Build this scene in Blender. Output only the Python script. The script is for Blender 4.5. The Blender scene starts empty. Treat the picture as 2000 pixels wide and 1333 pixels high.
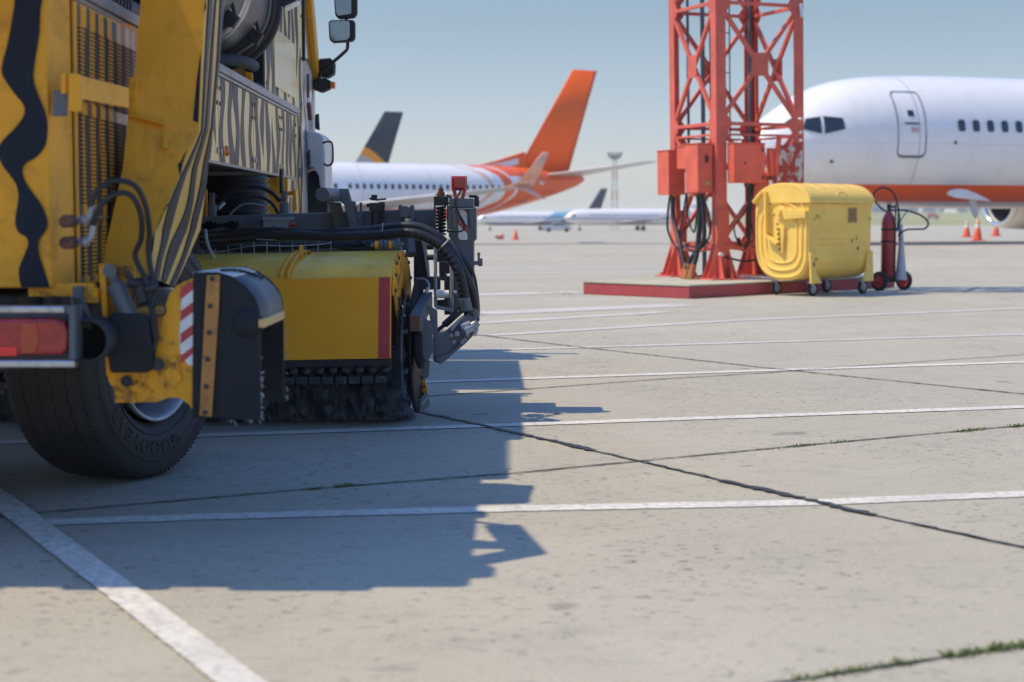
import bpy, math, random
from mathutils import Vector as V, Matrix, Euler
random.seed(7)
HAZE = True
R = math.radians
sc = bpy.context.scene
# ---------------- camera, sky, sun, exposure ----------------
CH = 1.10; F = 3222.0; PITCH = math.atan((666.5-425)/F)
cam = bpy.data.cameras.new('camera'); cam.sensor_width = 36; cam.lens = F/2000*36
cam.clip_start = .1; cam.clip_end = 9000
cam.dof.use_dof = True; cam.dof.focus_distance = 9.6; cam.dof.aperture_fstop = 2.7
co = bpy.data.objects.new('camera', cam); sc.collection.objects.link(co); sc.camera = co
co.location = (0, 0, CH); co.rotation_euler = (R(90)-PITCH, 0, 0)
SUN_EL = 58.5; SD = V((-.999, .02, 0)).normalized()          # horizontal direction towards the sun
w = bpy.data.worlds.new('World'); sc.world = w; w.use_nodes = True
wn = w.node_tree; bg = wn.nodes['Background']
sky = wn.nodes.new('ShaderNodeTexSky'); sky.sky_type = 'NISHITA'; sky.sun_disc = False
sky.sun_elevation = R(SUN_EL); sky.sun_rotation = math.atan2(SD.x, SD.y) % (2*math.pi)
sky.air_density = 1.0; sky.dust_density = .6; sky.ozone_density = 4.0; sky.altitude = 0
tint = wn.nodes.new('ShaderNodeMix'); tint.data_type = 'RGBA'; tint.blend_type = 'MULTIPLY'; tint.inputs[0].default_value = 1; 
geo = wn.nodes.new('ShaderNodeTexCoord'); sx = wn.nodes.new('ShaderNodeSeparateXYZ'); wn.links.new(geo.outputs['Generated'], sx.inputs[0])
mr = wn.nodes.new('ShaderNodeValToRGB'); wn.links.new(sx.outputs['Z'], mr.inputs[0])   # sky colour by height above the horizon
cr = mr.color_ramp; cr.elements[0].position = 0.0; cr.elements[0].color = (.78, .755, .86, 1); cr.elements[1].position = .55; cr.elements[1].color = (.78, 1.1, 1.45, 1)
e = cr.elements.new(.12); e.color = (.66, .61, .58, 1); e = cr.elements.new(.06); e.color = (.72, .67, .71, 1); e = cr.elements.new(.25); e.color = (.80, .88, .95, 1)
wn.links.new(mr.outputs[0], tint.inputs[7])
wn.links.new(sky.outputs[0], tint.inputs[6]); wn.links.new(tint.outputs[2], bg.inputs[0]); bg.inputs[1].default_value = .15
sl = bpy.data.lights.new('sun', 'SUN'); sl.energy = 3.8; sl.angle = R(.5); sl.color = (1, .84, .58)
so = bpy.data.objects.new('sun', sl); sc.collection.objects.link(so)
sdir = V((SD.x*math.cos(R(SUN_EL)), SD.y*math.cos(R(SUN_EL)), math.sin(R(SUN_EL))))
so.rotation_euler = sdir.to_track_quat('Z', 'Y').to_euler()
sc.view_settings.view_transform = 'Standard'; sc.view_settings.look = 'None'
sc.view_settings.exposure = 0.2; sc.view_settings.gamma = 1
sc.cycles.use_denoising = True
sc.cycles.volume_bounces = 1; sc.cycles.max_bounces = 6; sc.cycles.transparent_max_bounces = 6

# ---------------- geometry helpers ----------------
cp, sp_ = math.cos(PITCH), math.sin(PITCH)
def ray(px, py):
    a = (px-1000)/F; b = (666.5-py)/F
    return V((a, cp+b*sp_, -sp_+b*cp))
def A(px, py, Y):                       # point seen at (px, py) standing Y metres away
    r = ray(px, py); return V((0, 0, CH))+r*(Y/r.y)
def G(px, py, z=0):
    r = ray(px, py); return V((0, 0, CH))+r*((z-CH)/r.z)
XK = -.014
def xf(Y): return -1.52+XK*(Y-6.91)     # the truck's right flank
def FL(px, py, off=0):
    r = ray(px, py); t = (-1.52+off-XK*6.91)/(r.x-XK*r.y); return V((0, 0, CH))+r*t
def catmull(P, n=8):
    P = [V(p) for p in P]; out = []
    for i in range(len(P)-1):
        a = P[max(i-1, 0)]; b = P[i]; c = P[i+1]; d = P[min(i+2, len(P)-1)]
        for k in range(n):
            t = k/n
            out.append(.5*((2*b)+(c-a)*t+(2*a-5*b+4*c-d)*t*t+(3*b-a-3*c+d)*t**3))
    out.append(P[-1]); return out

class MB:
    def __init__(s): s.v = []; s.f = []; s.m = []; s.sm = []
    def add(s, vs, fs, m=0, sm=False):
        o = len(s.v); s.v += [tuple(v) for v in vs]
        for f in fs: s.f.append([i+o for i in f]); s.m.append(m); s.sm.append(sm)
        return s
    def hexa(s, c, m=0):                # 8 corners, bottom ring then top ring
        return s.add(c, [(3, 2, 1, 0), (4, 5, 6, 7), (0, 1, 5, 4), (1, 2, 6, 5), (2, 3, 7, 6), (3, 0, 4, 7)], m)
    def box(s, x0, x1, y0, y1, z0, z1, m=0):
        return s.hexa([(x0, y0, z0), (x1, y0, z0), (x1, y1, z0), (x0, y1, z0), (x0, y0, z1), (x1, y0, z1), (x1, y1, z1), (x0, y1, z1)], m)
    def obox(s, c, X, Y, Z, m=0):       # centre and three half-axis vectors
        c = V(c)
        return s.hexa([c-X-Y-Z, c+X-Y-Z, c+X+Y-Z, c-X+Y-Z, c-X-Y+Z, c+X-Y+Z, c+X+Y+Z, c-X+Y+Z], m)
    def bar(s, p, q, w, h=None, up=(0, 0, 1), m=0):
        p = V(p); q = V(q); d = (q-p); h = h or w; up = V(up)
        if abs(d.normalized().dot(up)) > .99: up = V((0, 1, 0))
        sx = d.cross(up).normalized()*w/2; sz = sx.cross(d).normalized()*h/2
        return s.obox((p+q)/2, d/2, sx, sz, m)
    def prism(s, P, d, m=0):
        P = [V(p) for p in P]; n = len(P); d = V(d); Q = [p+d for p in P]
        nn = V((0, 0, 0))
        for i in range(n): nn += P[i].cross(P[(i+1) % n])
        if nn.dot(d) > 0: P, Q = P[::-1], Q[::-1]
        return s.add(P+Q, [tuple(range(n)), tuple(range(2*n-1, n-1, -1))]+[((i+1) % n, i, n+i, n+(i+1) % n) for i in range(n)], m)
    def frames(s, P):
        P = [V(p) for p in P]; T = []
        for i in range(len(P)):
            T.append((P[min(i+1, len(P)-1)]-P[max(i-1, 0)]).normalized())
        u = T[0].orthogonal().normalized(); out = []
        for t in T:
            u = (u-t*u.dot(t)).normalized(); out.append((u, t.cross(u)))
        return P, T, out
    def tube(s, P, r, seg=8, m=0, caps=True, sm=True):
        P, T, fr = s.frames(P); n = len(P)
        rr = r if isinstance(r, (list, tuple)) else [r]*n
        vs = [P[i]+(fr[i][0]*math.cos(2*math.pi*k/seg)+fr[i][1]*math.sin(2*math.pi*k/seg))*rr[i] for i in range(n) for k in range(seg)]
        fs = [(i*seg+k, i*seg+(k+1) % seg, (i+1)*seg+(k+1) % seg, (i+1)*seg+k) for i in range(n-1) for k in range(seg)]
        s.add(vs, fs, m, sm)
        if caps:
            s.add(vs[:seg], [tuple(range(seg))[::-1]], m); s.add(vs[-seg:], [tuple(range(seg))], m)
        return s
    def cyl(s, p, q, r, r2=None, seg=20, m=0): return s.tube([p, q], [r, r if r2 is None else r2], seg, m)
    def lathe(s, prof, o, ax, seg=40, m=0, sm=True, a0=0, a1=2*math.pi, ref=None):
        o = V(o); ax = V(ax).normalized(); u = (V(ref)-ax*V(ref).dot(ax)).normalized() if ref else ax.orthogonal().normalized(); v = ax.cross(u)
        full = abs(a1-a0-2*math.pi) < 1e-6; N = seg if full else seg+1; n = len(prof)
        vs = [o+ax*h+(u*math.cos(a0+(a1-a0)*k/seg)+v*math.sin(a0+(a1-a0)*k/seg))*r for k in range(N) for (r, h) in prof]
        fs = []
        for k in range(seg):
            k2 = (k+1) % N
            for i in range(n-1): fs.append((k*n+i, k2*n+i, k2*n+i+1, k*n+i+1))
        return s.add(vs, fs, m, sm)
    def torus(s, c, ax, R_, r, seg=32, ring=8, m=0):
        return s.lathe([(R_+r*math.cos(2*math.pi*i/ring), r*math.sin(2*math.pi*i/ring)) for i in range(ring+1)], c, ax, seg, m)
    def sheet(s, rows, m=0, sm=True):
        n = len(rows[0]); vs = [p for r in rows for p in r]
        return s.add(vs, [(i*n+k, i*n+k+1, (i+1)*n+k+1, (i+1)*n+k) for i in range(len(rows)-1) for k in range(n-1)], m, sm)
    def bolt(s, c, ax, r=.009, h=.008, m=0):
        c = V(c); return s.tube([c, c+V(ax).normalized()*h], r, 6, m, True, False)

def linpts(P, n=4):
    P = [V(p) for p in P]; return [P[i].lerp(P[i+1], k/n) for i in range(len(P)-1) for k in range(n)]+[P[-1]]
def islands(mb):
    par = list(range(len(mb.v)))
    def fd(i):
        while par[i] != i: par[i] = par[par[i]]; i = par[i]
        return i
    for f in mb.f:
        for j in f[1:]: par[fd(j)] = fd(f[0])
    out = {}
    for k, f in enumerate(mb.f):
        r = fd(f[0]); q = out.setdefault(r, (MB(), {}))
        n = q[0]; mp = q[1]
        for i in f:
            if i not in mp: mp[i] = len(n.v); n.v.append(mb.v[i])
        n.f.append([mp[i] for i in f]); n.m.append(mb.m[k]); n.sm.append(mb.sm[k])
    return [q[0] for q in out.values()]
def link(name, mb, mats, parent=None, bevel=0, solid=0, fix=True, sub=0, split=False):
    if split: return [link(name, q, mats, parent, bevel, solid, fix, sub) for q in islands(mb)][0]
    me = bpy.data.meshes.new(name)
    off = V(parent['_o']) if parent is not None and '_o' in parent else V((0, 0, 0))
    me.from_pydata([tuple(V(v)-off) for v in mb.v], [], mb.f)
    for mt in (mats if isinstance(mats, (list, tuple)) else [mats]): me.materials.append(mt)
    me.polygons.foreach_set('material_index', mb.m); me.polygons.foreach_set('use_smooth', mb.sm)
    me.update()
    if fix:
        import bmesh
        b = bmesh.new(); b.from_mesh(me); bmesh.ops.recalc_face_normals(b, faces=b.faces); b.to_mesh(me); b.free()
    o = bpy.data.objects.new(name, me); sc.collection.objects.link(o)
    if parent is not None:
        o.parent = parent; o['_o'] = tuple(off)
    if bevel:
        m = o.modifiers.new('b', 'BEVEL'); m.width = bevel; m.segments = 2; m.limit_method = 'ANGLE'; m.angle_limit = R(40)
    if solid:
        m = o.modifiers.new('s', 'SOLIDIFY'); m.thickness = solid; m.offset = 0
    if sub:
        m = o.modifiers.new('u', 'SUBSURF'); m.levels = sub; m.render_levels = sub
    return o
def root(name, loc, label, cat, group=None, rz=0, scale=1, world=True):
    o = bpy.data.objects.new(name, None); sc.collection.objects.link(o)
    o.location = loc; o.rotation_euler = (0, 0, rz); o.scale = (scale,)*3
    o['label'] = label; o['category'] = cat
    if group: o['group'] = group
    o['_o'] = tuple(loc) if world else (0, 0, 0)
    return o
def tag(o, label=None, cat=None, group=None, kind=None):
    for k, x in (('label', label), ('category', cat), ('group', group), ('kind', kind)):
        if x: o[k] = x
    return o

# ---------------- materials ----------------
class NT:
    def __init__(s, name):
        s.mat = bpy.data.materials.new(name); s.mat.use_nodes = True; s.t = s.mat.node_tree
        s.b = s.t.nodes['Principled BSDF']; s._tc = None
    def n(s, typ, **kw):
        x = s.t.nodes.new('ShaderNode'+typ)
        for k, v in kw.items(): setattr(x, k, v)
        return x
    def l(s, a, b): s.t.links.new(a, b)
    def put(s, sock, v):
        if hasattr(v, 'links'): s.l(v, sock)
        elif isinstance(v, (tuple, list)) and len(v) == 3 and sock.type == 'RGBA': sock.default_value = (*v, 1)
        else: sock.default_value = v
    def co(s):
        if not s._tc: s._tc = s.n('TexCoord')
        return s._tc.outputs['Object']
    def xyz(s):
        x = s.n('SeparateXYZ'); s.l(s.co(), x.inputs[0]); return x.outputs
    def math(s, op, a, b=0, c=None, clamp=False):
        x = s.n('Math', operation=op, use_clamp=clamp); s.put(x.inputs[0], a); s.put(x.inputs[1], b)
        if c is not None: s.put(x.inputs[2], c)
        return x.outputs[0]
    def noise(s, scale, detail=4, rough=.55, vec=None, dist=0, stretch=None):
        x = s.n('TexNoise'); x.inputs['Scale'].default_value = scale; x.inputs['Detail'].default_value = detail
        x.inputs['Roughness'].default_value = rough; x.inputs['Distortion'].default_value = dist
        v = vec or s.co()
        if stretch:
            mp = s.n('Mapping'); mp.inputs['Scale'].default_value = stretch; s.l(v, mp.inputs[0]); v = mp.outputs[0]
        s.l(v, x.inputs['Vector']); return x.outputs[0]
    def ramp(s, f, lo, hi):
        x = s.n('MapRange', clamp=True); s.put(x.inputs[0], f); x.inputs[1].default_value = lo; x.inputs[2].default_value = hi
        return x.outputs[0]
    def mix(s, f, a, b):
        x = s.n('Mix', data_type='RGBA'); s.put(x.inputs[0], f); s.put(x.inputs[6], a); s.put(x.inputs[7], b); return x.outputs[2]
    def bump(s, h, strength=.3, dist=.01):
        x = s.n('Bump'); x.inputs['Strength'].default_value = strength; x.inputs['Distance'].default_value = dist
        s.l(h, x.inputs['Height']); s.l(x.outputs[0], s.b.inputs['Normal'])
    def fin(s, col, rough=.5, metal=0, coat=0, spec=.5):
        s.put(s.b.inputs['Base Color'], col); s.put(s.b.inputs['Roughness'], rough); s.put(s.b.inputs['Metallic'], metal)
        s.b.inputs['Coat Weight'].default_value = coat; s.b.inputs['Coat Roughness'].default_value = .12
        s.b.inputs['Specular IOR Level'].default_value = spec
        return s.mat
def surf(name, col, rough=.5, metal=0, coat=0, dirt=None, ds=6, dlo=.5, dhi=.75, bump=0, bs=60, var=.12, spec=.5, damt=.8):
    s = NT(name); nz = s.noise(ds*.4, 5)
    c = s.mix(s.ramp(nz, .3, .7), tuple(x*(1-var) for x in col), tuple(min(1, x*(1+var)) for x in col))
    r = rough
    if dirt:
        d = s.noise(ds, 8, .7, dist=.3); k = s.math('MULTIPLY', s.ramp(d, dlo, dhi), damt)
        c = s.mix(k, c, dirt); r = s.math('ADD', s.math('MULTIPLY', k, .3), rough)
    if bump: s.bump(s.noise(bs, 4), bump, .003)
    return s.fin(c, r, metal, coat, spec)
YEL = (.84, .385, .022); NAVY = (.020, .026, .038)
M = {}
M['yellow'] = surf('yellow_paint', YEL, .45, 0, .06, (.16, .10, .03), 9, .52, .8, .05, 40, .1, damt=.55, spec=.3)
M['yellow_worn'] = surf('yellow_paint_worn', YEL, .5, 0, .0, (.06, .05, .045), 11, .5, .62, .2, 50, .15, damt=.85, spec=.3)
M['yellow_bright'] = surf('yellow_paint_bright', (.85, .50, .05), .45, 0, .2, (.3, .2, .08), 14, .55, .8)
M['black_paint'] = surf('black_paint', (.013, .019, .032), .6, spec=.22)
M['grey_steel'] = surf('grey_steel', (.105, .122, .14), .5, .0, .1, (.16, .12, .09), 9, .55, .8, .15, 60, .25, damt=.5)
M['light_steel'] = surf('light_steel', (.30, .32, .35), .38, .3, 0, (.12, .09, .07), 12, .55, .8, .1, 60, .15, damt=.5)
M['dark_steel'] = surf('dark_steel', (.030, .034, .042), .55, .2, 0, (.10, .07, .05), 10, .5, .75, .2, 60, .2, damt=.6)
M['chrome'] = surf('bare_metal', (.5, .52, .55), .28, .9, 0, (.2, .17, .15), 15, .5, .8)
M['rubber'] = surf('rubber', (.017, .021, .026), .6, 0, 0, (.05, .052, .056), 9, .5, .85, .15, 80, .3, damt=.35, spec=.22)
M['hose'] = surf('hose_rubber', (.018, .022, .028), .42, 0, 0, (.07, .07, .07), 14, .5, .8, .1, 80, .2, damt=.35, spec=.35)
M['rust'] = surf('rusty_iron', (.16, .075, .045), .8, .1, 0, (.04, .03, .03), 18, .5, .7, .4, 60, .3)
M['black'] = surf('matt_black', (.012, .013, .016), .7)
M['void'] = surf('dark_interior', (.006, .007, .009), .9)
M['white'] = surf('white_paint', (.78, .78, .76), .4, 0, .2, (.4, .36, .3), 8, .6, .85, damt=.4)
M['red'] = surf('red_paint', (.55, .03, .03), .4, 0, .2)
M['red_film'] = surf('faded_red_film', (.50, .045, .05), .5, 0, .1, (.4, .2, .18), 14, .55, .8, damt=.5)
M['bristle'] = surf('bristle', (.15, .165, .19), .6, 0, 0, (.28, .30, .33), 30, .55, .8, var=.4, damt=.5)
M['glass'] = surf('dark_glass', (.012, .016, .022), .06, 0, .5, spec=.8)
M['lamp_red'] = surf('red_lens', (.50, .008, .010), .12, 0, .8, (.2, .0, .0), 60, .4, .6)
M['lamp_amber'] = surf('amber_lens', (.75, .14, .01), .2, 0, .6)
M['green'] = surf('green_strap', (.10, .30, .24), .8)
M['grey_plastic'] = surf('grey_plastic', (.28, .29, .32), .5, 0, 0, (.15, .13, .1), 12, .55, .8)
M['tyre'] = surf('tyre_rubber', (.028, .029, .031), .62, 0, 0, (.085, .078, .070), 4, .42, .75, .15, 90, .2, damt=.6)
M['letter'] = surf('tyre_lettering', (.012, .012, .013), .55)
M['rim'] = surf('wheel_rim', (.45, .47, .5), .35, .5, 0, (.12, .1, .08), 12, .5, .75)

def zebra(name, freq, slant=0., amp=1., base=YEL, width=.5, zf=1.0, coat=.35, worn=.3, ph=0):
    s = NT(name); o = s.xyz()
    cmb = s.n('CombineXYZ'); s.l(s.math('MULTIPLY', o[1], 1.6), cmb.inputs[0]); s.l(s.math('MULTIPLY', o[2], zf*2.2), cmb.inputs[1])
    n1 = s.noise(1.0, 1.5, .5, cmb.outputs[0]); n2 = s.noise(2.1, 1, .5, cmb.outputs[0])
    u = s.math('ADD', s.math('MULTIPLY', o[1], freq), s.math('MULTIPLY', o[2], slant))
    u = s.math('ADD', u, s.math('MULTIPLY', n1, amp)); u = s.math('FRACT', s.math('ADD', u, 50+ph), 0)
    tri = s.math('ABSOLUTE', s.math('SUBTRACT', u, .5), 0)
    thr = s.math('ADD', s.math('MULTIPLY', n2, .34), width*.5-.17)
    k = s.ramp(s.math('SUBTRACT', thr, tri), -.012, .012)
    dz = s.noise(9, 7, .7); b2 = s.mix(s.math('MULTIPLY', s.ramp(dz, .5, .8), worn), base, (.22, .16, .08))
    c = s.mix(k, b2, (.035, .042, .062))
    return s.fin(c, .33, 0, coat)
M['zebra'] = zebra('zebra_striped_paint', 4.4, .25, 1.3)
M['zebra_arm'] = zebra('zebra_striped_arm_paint', 6.2, 2.0, 1.1, width=.5, zf=.7, ph=.3)
s = NT('perforated_grille'); o = s.xyz()
uy = s.math('PINGPONG', s.math('ADD', s.math('MULTIPLY', o[1], 50), 500), 1.0); uz = s.math('PINGPONG', s.math('ADD', s.math('MULTIPLY', o[2], 140), 500), 1.0)
hole = s.math('MULTIPLY', s.ramp(uy, .12, .22), s.ramp(uz, .26, .36))
st = s.math('FRACT', s.math('ADD', s.math('ADD', s.math('MULTIPLY', o[1], 7.2), 50.15), s.math('MULTIPLY', s.noise(1.2, 1), .9)), 0)
c = s.mix(s.ramp(st, .52, .55), YEL, (.03, .035, .045)); c = s.mix(hole, c, (.004, .005, .007))
M['grille'] = s.fin(c, .5)
M['grille_band'] = zebra('striped_grille_frame', 7.2, 0, .9, width=.5, zf=.3, ph=.6)

def red_paint(name, col, peel=0):
    s = NT(name); c = s.mix(s.ramp(s.noise(3, 5), .3, .7), tuple(x*.85 for x in col), tuple(min(1, x*1.15) for x in col))
    c = s.mix(s.math('MULTIPLY', s.ramp(s.noise(14, 8, .7), .58, .72), .5), c, (.12, .06, .04))
    if peel: c = s.mix(s.ramp(s.noise(7, 5, .65, dist=.6, stretch=(1, 1, .45)), .53, .56), c, (.55, .54, .52))
    return s.fin(c, .5, 0, 0, .3)
M['tower'] = red_paint('tower_red_paint', (.66, .135, .095)); M['tower_box'] = red_paint('cabinet_red_paint', (.72, .135, .085))
M['tower_peel'] = red_paint('peeling_red_paint', (.42, .06, .04), 1)
M['plinth_red'] = red_paint('plinth_red_paint', (.42, .07, .075))
M['bin'] = surf('yellow_bin_paint', (.94, .60, .12), .55, 0, .0, (.28, .12, .03), 7, .64, .74, .1, 30, .10, damt=.7)
M['grass'] = surf('grass', (.17, .21, .04), .9, 0, 0, (.34, .31, .11), .02, .35, .65, var=.3)
M['weed'] = surf('weed', (.12, .17, .04), .8)

# ---------------- ground ----------------
def zap(Y):
    for (a, b), (c, d) in zip(ZP_, ZP_[1:]):
        if a <= Y <= c: return b+(d-b)*(Y-a)/(c-a)
ZP_ = [(-999, 0), (60, 0), (110, -.72), (200, -1.0), (300, -1.25), (450, -2.1), (9999, -2.1)]
s = NT('concrete_apron'); o_ = s.co(); xx = s.xyz()
j1, j2 = G(80, 1003), G(2000, 832); e1 = (j2-j1).normalized(); e2 = V((-e1.y, e1.x, 0)); j4 = G(1340, 922)
def lin(e, off, pitch): return s.math('FLOOR', s.math('DIVIDE', s.math('SUBTRACT', s.math('ADD', s.math('MULTIPLY', xx[0], e.x), s.math('MULTIPLY', xx[1], e.y)), off), pitch), 0)
cb_ = s.n('CombineXYZ'); s.l(lin(e1, j4.dot(e1), 3.5), cb_.inputs[0]); s.l(lin(e2, j1.dot(e2), 3.35), cb_.inputs[1])
wn_ = s.n('TexWhiteNoise'); s.l(cb_.outputs[0], wn_.inputs['Vector']); slab = wn_.outputs['Value']
c = s.mix(s.ramp(s.noise(.35, 5, .6), .3, .7), (.40, .368, .285), (.50, .462, .37))
c = s.mix(s.math('MULTIPLY', slab, .45), c, (.40, .385, .32)); c = s.mix(s.math('MULTIPLY', s.ramp(slab, .6, 1), .25), c, (.52, .48, .40))
c = s.mix(s.math('MULTIPLY', s.ramp(s.noise(.10, 3, stretch=(.25, 1.6, 1)), .5, .68), .5), c, (.44, .36, .32))
c = s.mix(s.math('MULTIPLY', s.ramp(s.noise(1.1, 8, .75, dist=.4), .5, .68), .30), c, (.26, .25, .215))
c = s.mix(s.math('MULTIPLY', s.ramp(s.noise(5, 8, .75, stretch=(.5, 1, 1)), .52, .66), .30), c, (.22, .21, .185))
c = s.mix(s.math('MULTIPLY', s.ramp(s.noise(70, 5, .8), .42, .62), .40), c, (.22, .21, .18))
c = s.mix(s.math('MULTIPLY', s.ramp(s.noise(110, 3, .7), .56, .68), .45), c, (.66, .62, .53))
area = s.ramp(s.noise(.55, 4), .36, .58)
pit = s.math('MULTIPLY', s.ramp(s.noise(34, 3, .6, stretch=(.5, 1, 1)), .61, .64), area)
pit2 = s.math('MULTIPLY', s.ramp(s.noise(9, 5, .7, stretch=(.7, 1, 1)), .635, .665), s.ramp(s.noise(.4, 3), .35, .6))
c = s.mix(s.math('MULTIPLY', pit, .8), c, (.07, .068, .065)); c = s.mix(s.math('MULTIPLY', pit2, .6), c, (.12, .115, .11))
oil = s.math('MULTIPLY', s.ramp(s.noise(1.7, 3, .5, dist=.2), .68, .72), .5); c = s.mix(oil, c, (.13, .12, .11))
s.bump(s.math('SUBTRACT', s.math('MULTIPLY', s.noise(120, 5, .7), .6), s.math('ADD', pit, pit2)), .5, .008)
M['apron'] = s.fin(c, .85, 0, 0, .3)
def zxy(x, y):
    k = min(max((x-3)/7, 0), 1); k = k*k*(3-2*k); return zap(y)+.34*k*math.exp(-((y-52)/13)**2)
mb = MB(); ys = [-40, -5, 10, 20, 26]+list(range(30, 80, 3))+[80, 90, 110, 150, 180, 240, 300, 380, 450, 640, 1200, 2500, 6000]
mb.sheet([[V((x, y, zxy(x, y))) for x in [-4000, -600, -100, -20, 0]+list(range(2, 13))+[20, 50, 100, 600, 4000]] for y in ys])
tag(link('apron_ground', mb, M['apron'], fix=False), 'pale concrete airport apron', kind='structure')
def gz(x, y):
    k = min(max((x-20)/160, 0), 1)*min(max((y-640)/420, 0), 1); k = k*k*(3-2*k); return -2.08+6.4*k
mb = MB(); mb.sheet([[V((x, y, gz(x, y))) for x in [-3000, -400, 0]+list(range(20, 260, 20))+[500, 3000]] for y in [640, 680, 720, 780, 840, 900, 980, 1060, 1300, 5000]])
tag(link('grass_field', mb, M['grass'], fix=False), 'strip of green grass beyond the far edge of the apron', kind='structure')

def strip(mb, P, w, z=.004, jag=.006, step=.03, gaps=0, m=0):
    P = [V((p.x, p.y, 0)) for p in P]
    L_, Rr = [], []; run = []
    for i in range(len(P)-1):
        n = max(2, int((P[i+1]-P[i]).length/step)); d = (P[i+1]-P[i]).normalized(); nn = V((-d.y, d.x, 0))
        for k in range(n+(i == len(P)-2)): run.append((P[i].lerp(P[i+1], k/n), nn))
    ww = w; js = 0; rows = []
    for (p, nn) in run:
        a = random.uniform(-jag, jag); b = random.uniform(-jag, jag)
        rows.append([p+nn*(w/2+a)+V((0, 0, z)), p-nn*(w/2+b)+V((0, 0, z))])
    if not gaps: mb.sheet(rows, m, False)
    else:
        i = 0
        while i < len(rows)-2:
            n = random.randint(4, 26); f = random.choice((1, 1, .8, .3, .45, 1.2)); 
            seg = []
            for (a, b) in rows[i:i+n+1]:
                c_ = (a+b)/2; seg.append([c_+(a-c_)*f, c_+(b-c_)*f])
            if len(seg) > 1: mb.sheet(seg, m, False)
            i += n+(random.randint(0, 5) if random.random() < gaps else 0)
    return mb
def paint(name, wear, yc=(.70, .67, .60)):
    s = NT(name); c = s.mix(s.math('MULTIPLY', s.ramp(s.noise(30, 7, .75), .46, .62), wear), yc, (.36, .34, .30))
    c = s.mix(s.math('MULTIPLY', s.ramp(s.noise(2.0, 4), .45, .7), wear*.6), c, (.40, .38, .34)); return s.fin(c, .75)
M['line'] = paint('white_road_paint', .8); M['line_faint'] = paint('worn_road_paint', 1.0, (.58, .56, .52)); M['line_old'] = paint('old_road_paint', .9, (.62, .61, .58))
M['tar'] = surf('tar_filling', (.030, .031, .034), .6, 0, 0, (.1, .1, .1), 20, .5, .8, .3, 60)
M['joint'] = surf('joint_dark', (.055, .052, .048), .9)
mb = MB()
def LN(P, w=.11, m='line', name='painted_line', z=.004):
    mb = MB(); strip(mb, [G(*p) for p in P], w, z, .005)
    return tag(link(name, mb, M[m], fix=False), kind='structure')
LN([(85, 1022), (400, 1011), (1000, 995), (1590, 983), (2000, 966), (2400, 950)], .125, z=.0035)
LN([(-400, 880), (415, 851), (1000, 831), (2000, 796), (2600, 776)], .125)
LN([(300, 765), (835, 747), (1400, 728), (2000, 708), (2500, 690)], .13)
LN([(500, 702), (940, 685), (1500, 669), (2000, 654), (2500, 640)], .125, 'line_old')
LN([(955, 656), (1450, 626), (2000, 603), (2400, 590)], .2, 'line_faint')
LN([(933, 613), (1340, 596)], .6, 'line_faint'); LN([(935, 632), (1300, 610)], .25, 'line_faint')
LN([(700, 583), (1137, 571)], .6, 'line_faint'); LN([(1720, 548), (2100, 545)], .5, 'line_old')
LN([(930, 537), (1300, 531)], .35, 'line_faint')
mb = MB(); a = [G(-160, 1002-123), G(181, 1147), G(413, 1333), G(470, 1380)]; b = [G(-100, 881), G(261, 1147), G(514, 1333), G(580, 1382)]
rows = []
for i in range(3):
    for k in range(40):
        t = k/40; p = a[i].lerp(a[i+1], t); q = b[i].lerp(b[i+1], t); j = lambda: V((random.uniform(-.003, .003), 0, .008))
        rows.append([p+j(), q+j()])
mb.sheet(rows, 0, False); tag(link('painted_line', mb, M['line'], fix=False), kind='structure')
def JT(P, w, m, gaps=0, jag=.004, z=.0045, name='slab_joint'):
    mb = MB(); strip(mb, [G(*p) for p in P], w, z, jag, .035, gaps); tag(link(name, mb, M[m], fix=False), kind='structure')
JT([(-300, 1040), (80, 1003), (600, 957), (1000, 926), (1550, 873), (2000, 832), (2400, 797)], .017, 'joint', 0, .004)
JT([(500, 800), (836, 775), (1300, 741), (1505, 729), (1620, 719), (2000, 694), (2300, 674)], .018, 'joint', 0, .004)
JT([(700, 622), (930, 655), (1140, 680), (1545, 725), (2000, 771), (2500, 822)], .024, 'joint', 0, .007, .0055)
JT([(700, 780), (830, 808), (1100, 868), (1400, 938), (1560, 975), (1850, 1040), (2000, 1072), (2300, 1140)], .014, 'joint', 0, .004, .0045)
JT([(700, 780), (830, 808), (1100, 868), (1400, 938), (1560, 975), (1850, 1040), (2000, 1072), (2300, 1140)], .040, 'tar', .45, .013, .0075, 'tar_seam')
JT([(1000, 1420), (1550, 1331), (2000, 1262), (2300, 1218)], .013, 'joint', 0, .003)
# weeds in the joints
mb = MB()
def weeds(px0, py0, px1, py1, n, h, spread=.02):
    for i in range(int(n*.45)):
        spread = .012 if h < .055 else spread; t = random.random(); t = t+.12*math.sin(t*23); p = G(px0+(px1-px0)*t, py0+(py1-py0)*t)+V((random.gauss(0, spread), random.gauss(0, spread), 0))
        a = random.uniform(0, 6.28); l = h*.8*random.uniform(.4, 1.2); d = V((math.cos(a), math.sin(a), random.uniform(.5, 1.6))).normalized()*l; wd = V((-math.sin(a), math.cos(a), 0))*.0025
        mb.add([p-wd, p+wd, p+d*.6+wd*.8, p+d+V((0, 0, -.2*l)), p+d*.6-wd*.8], [(0, 1, 2, 4), (4, 2, 3)])
weeds(1560, 1330, 1720, 1303, 260, .03); weeds(1850, 1285, 1920, 1275, 300, .035); weeds(1930, 1272, 2010, 1262, 300, .038); weeds(1725, 1302, 1790, 1293, 130, .03)
weeds(1545, 874, 1590, 870, 160, .03); weeds(1615, 866, 1660, 863, 90, .025); weeds(1870, 845, 1925, 839, 220, .035); weeds(1970, 836, 2010, 832, 200, .04); weeds(1480, 880, 1530, 876, 40, .02)
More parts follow.
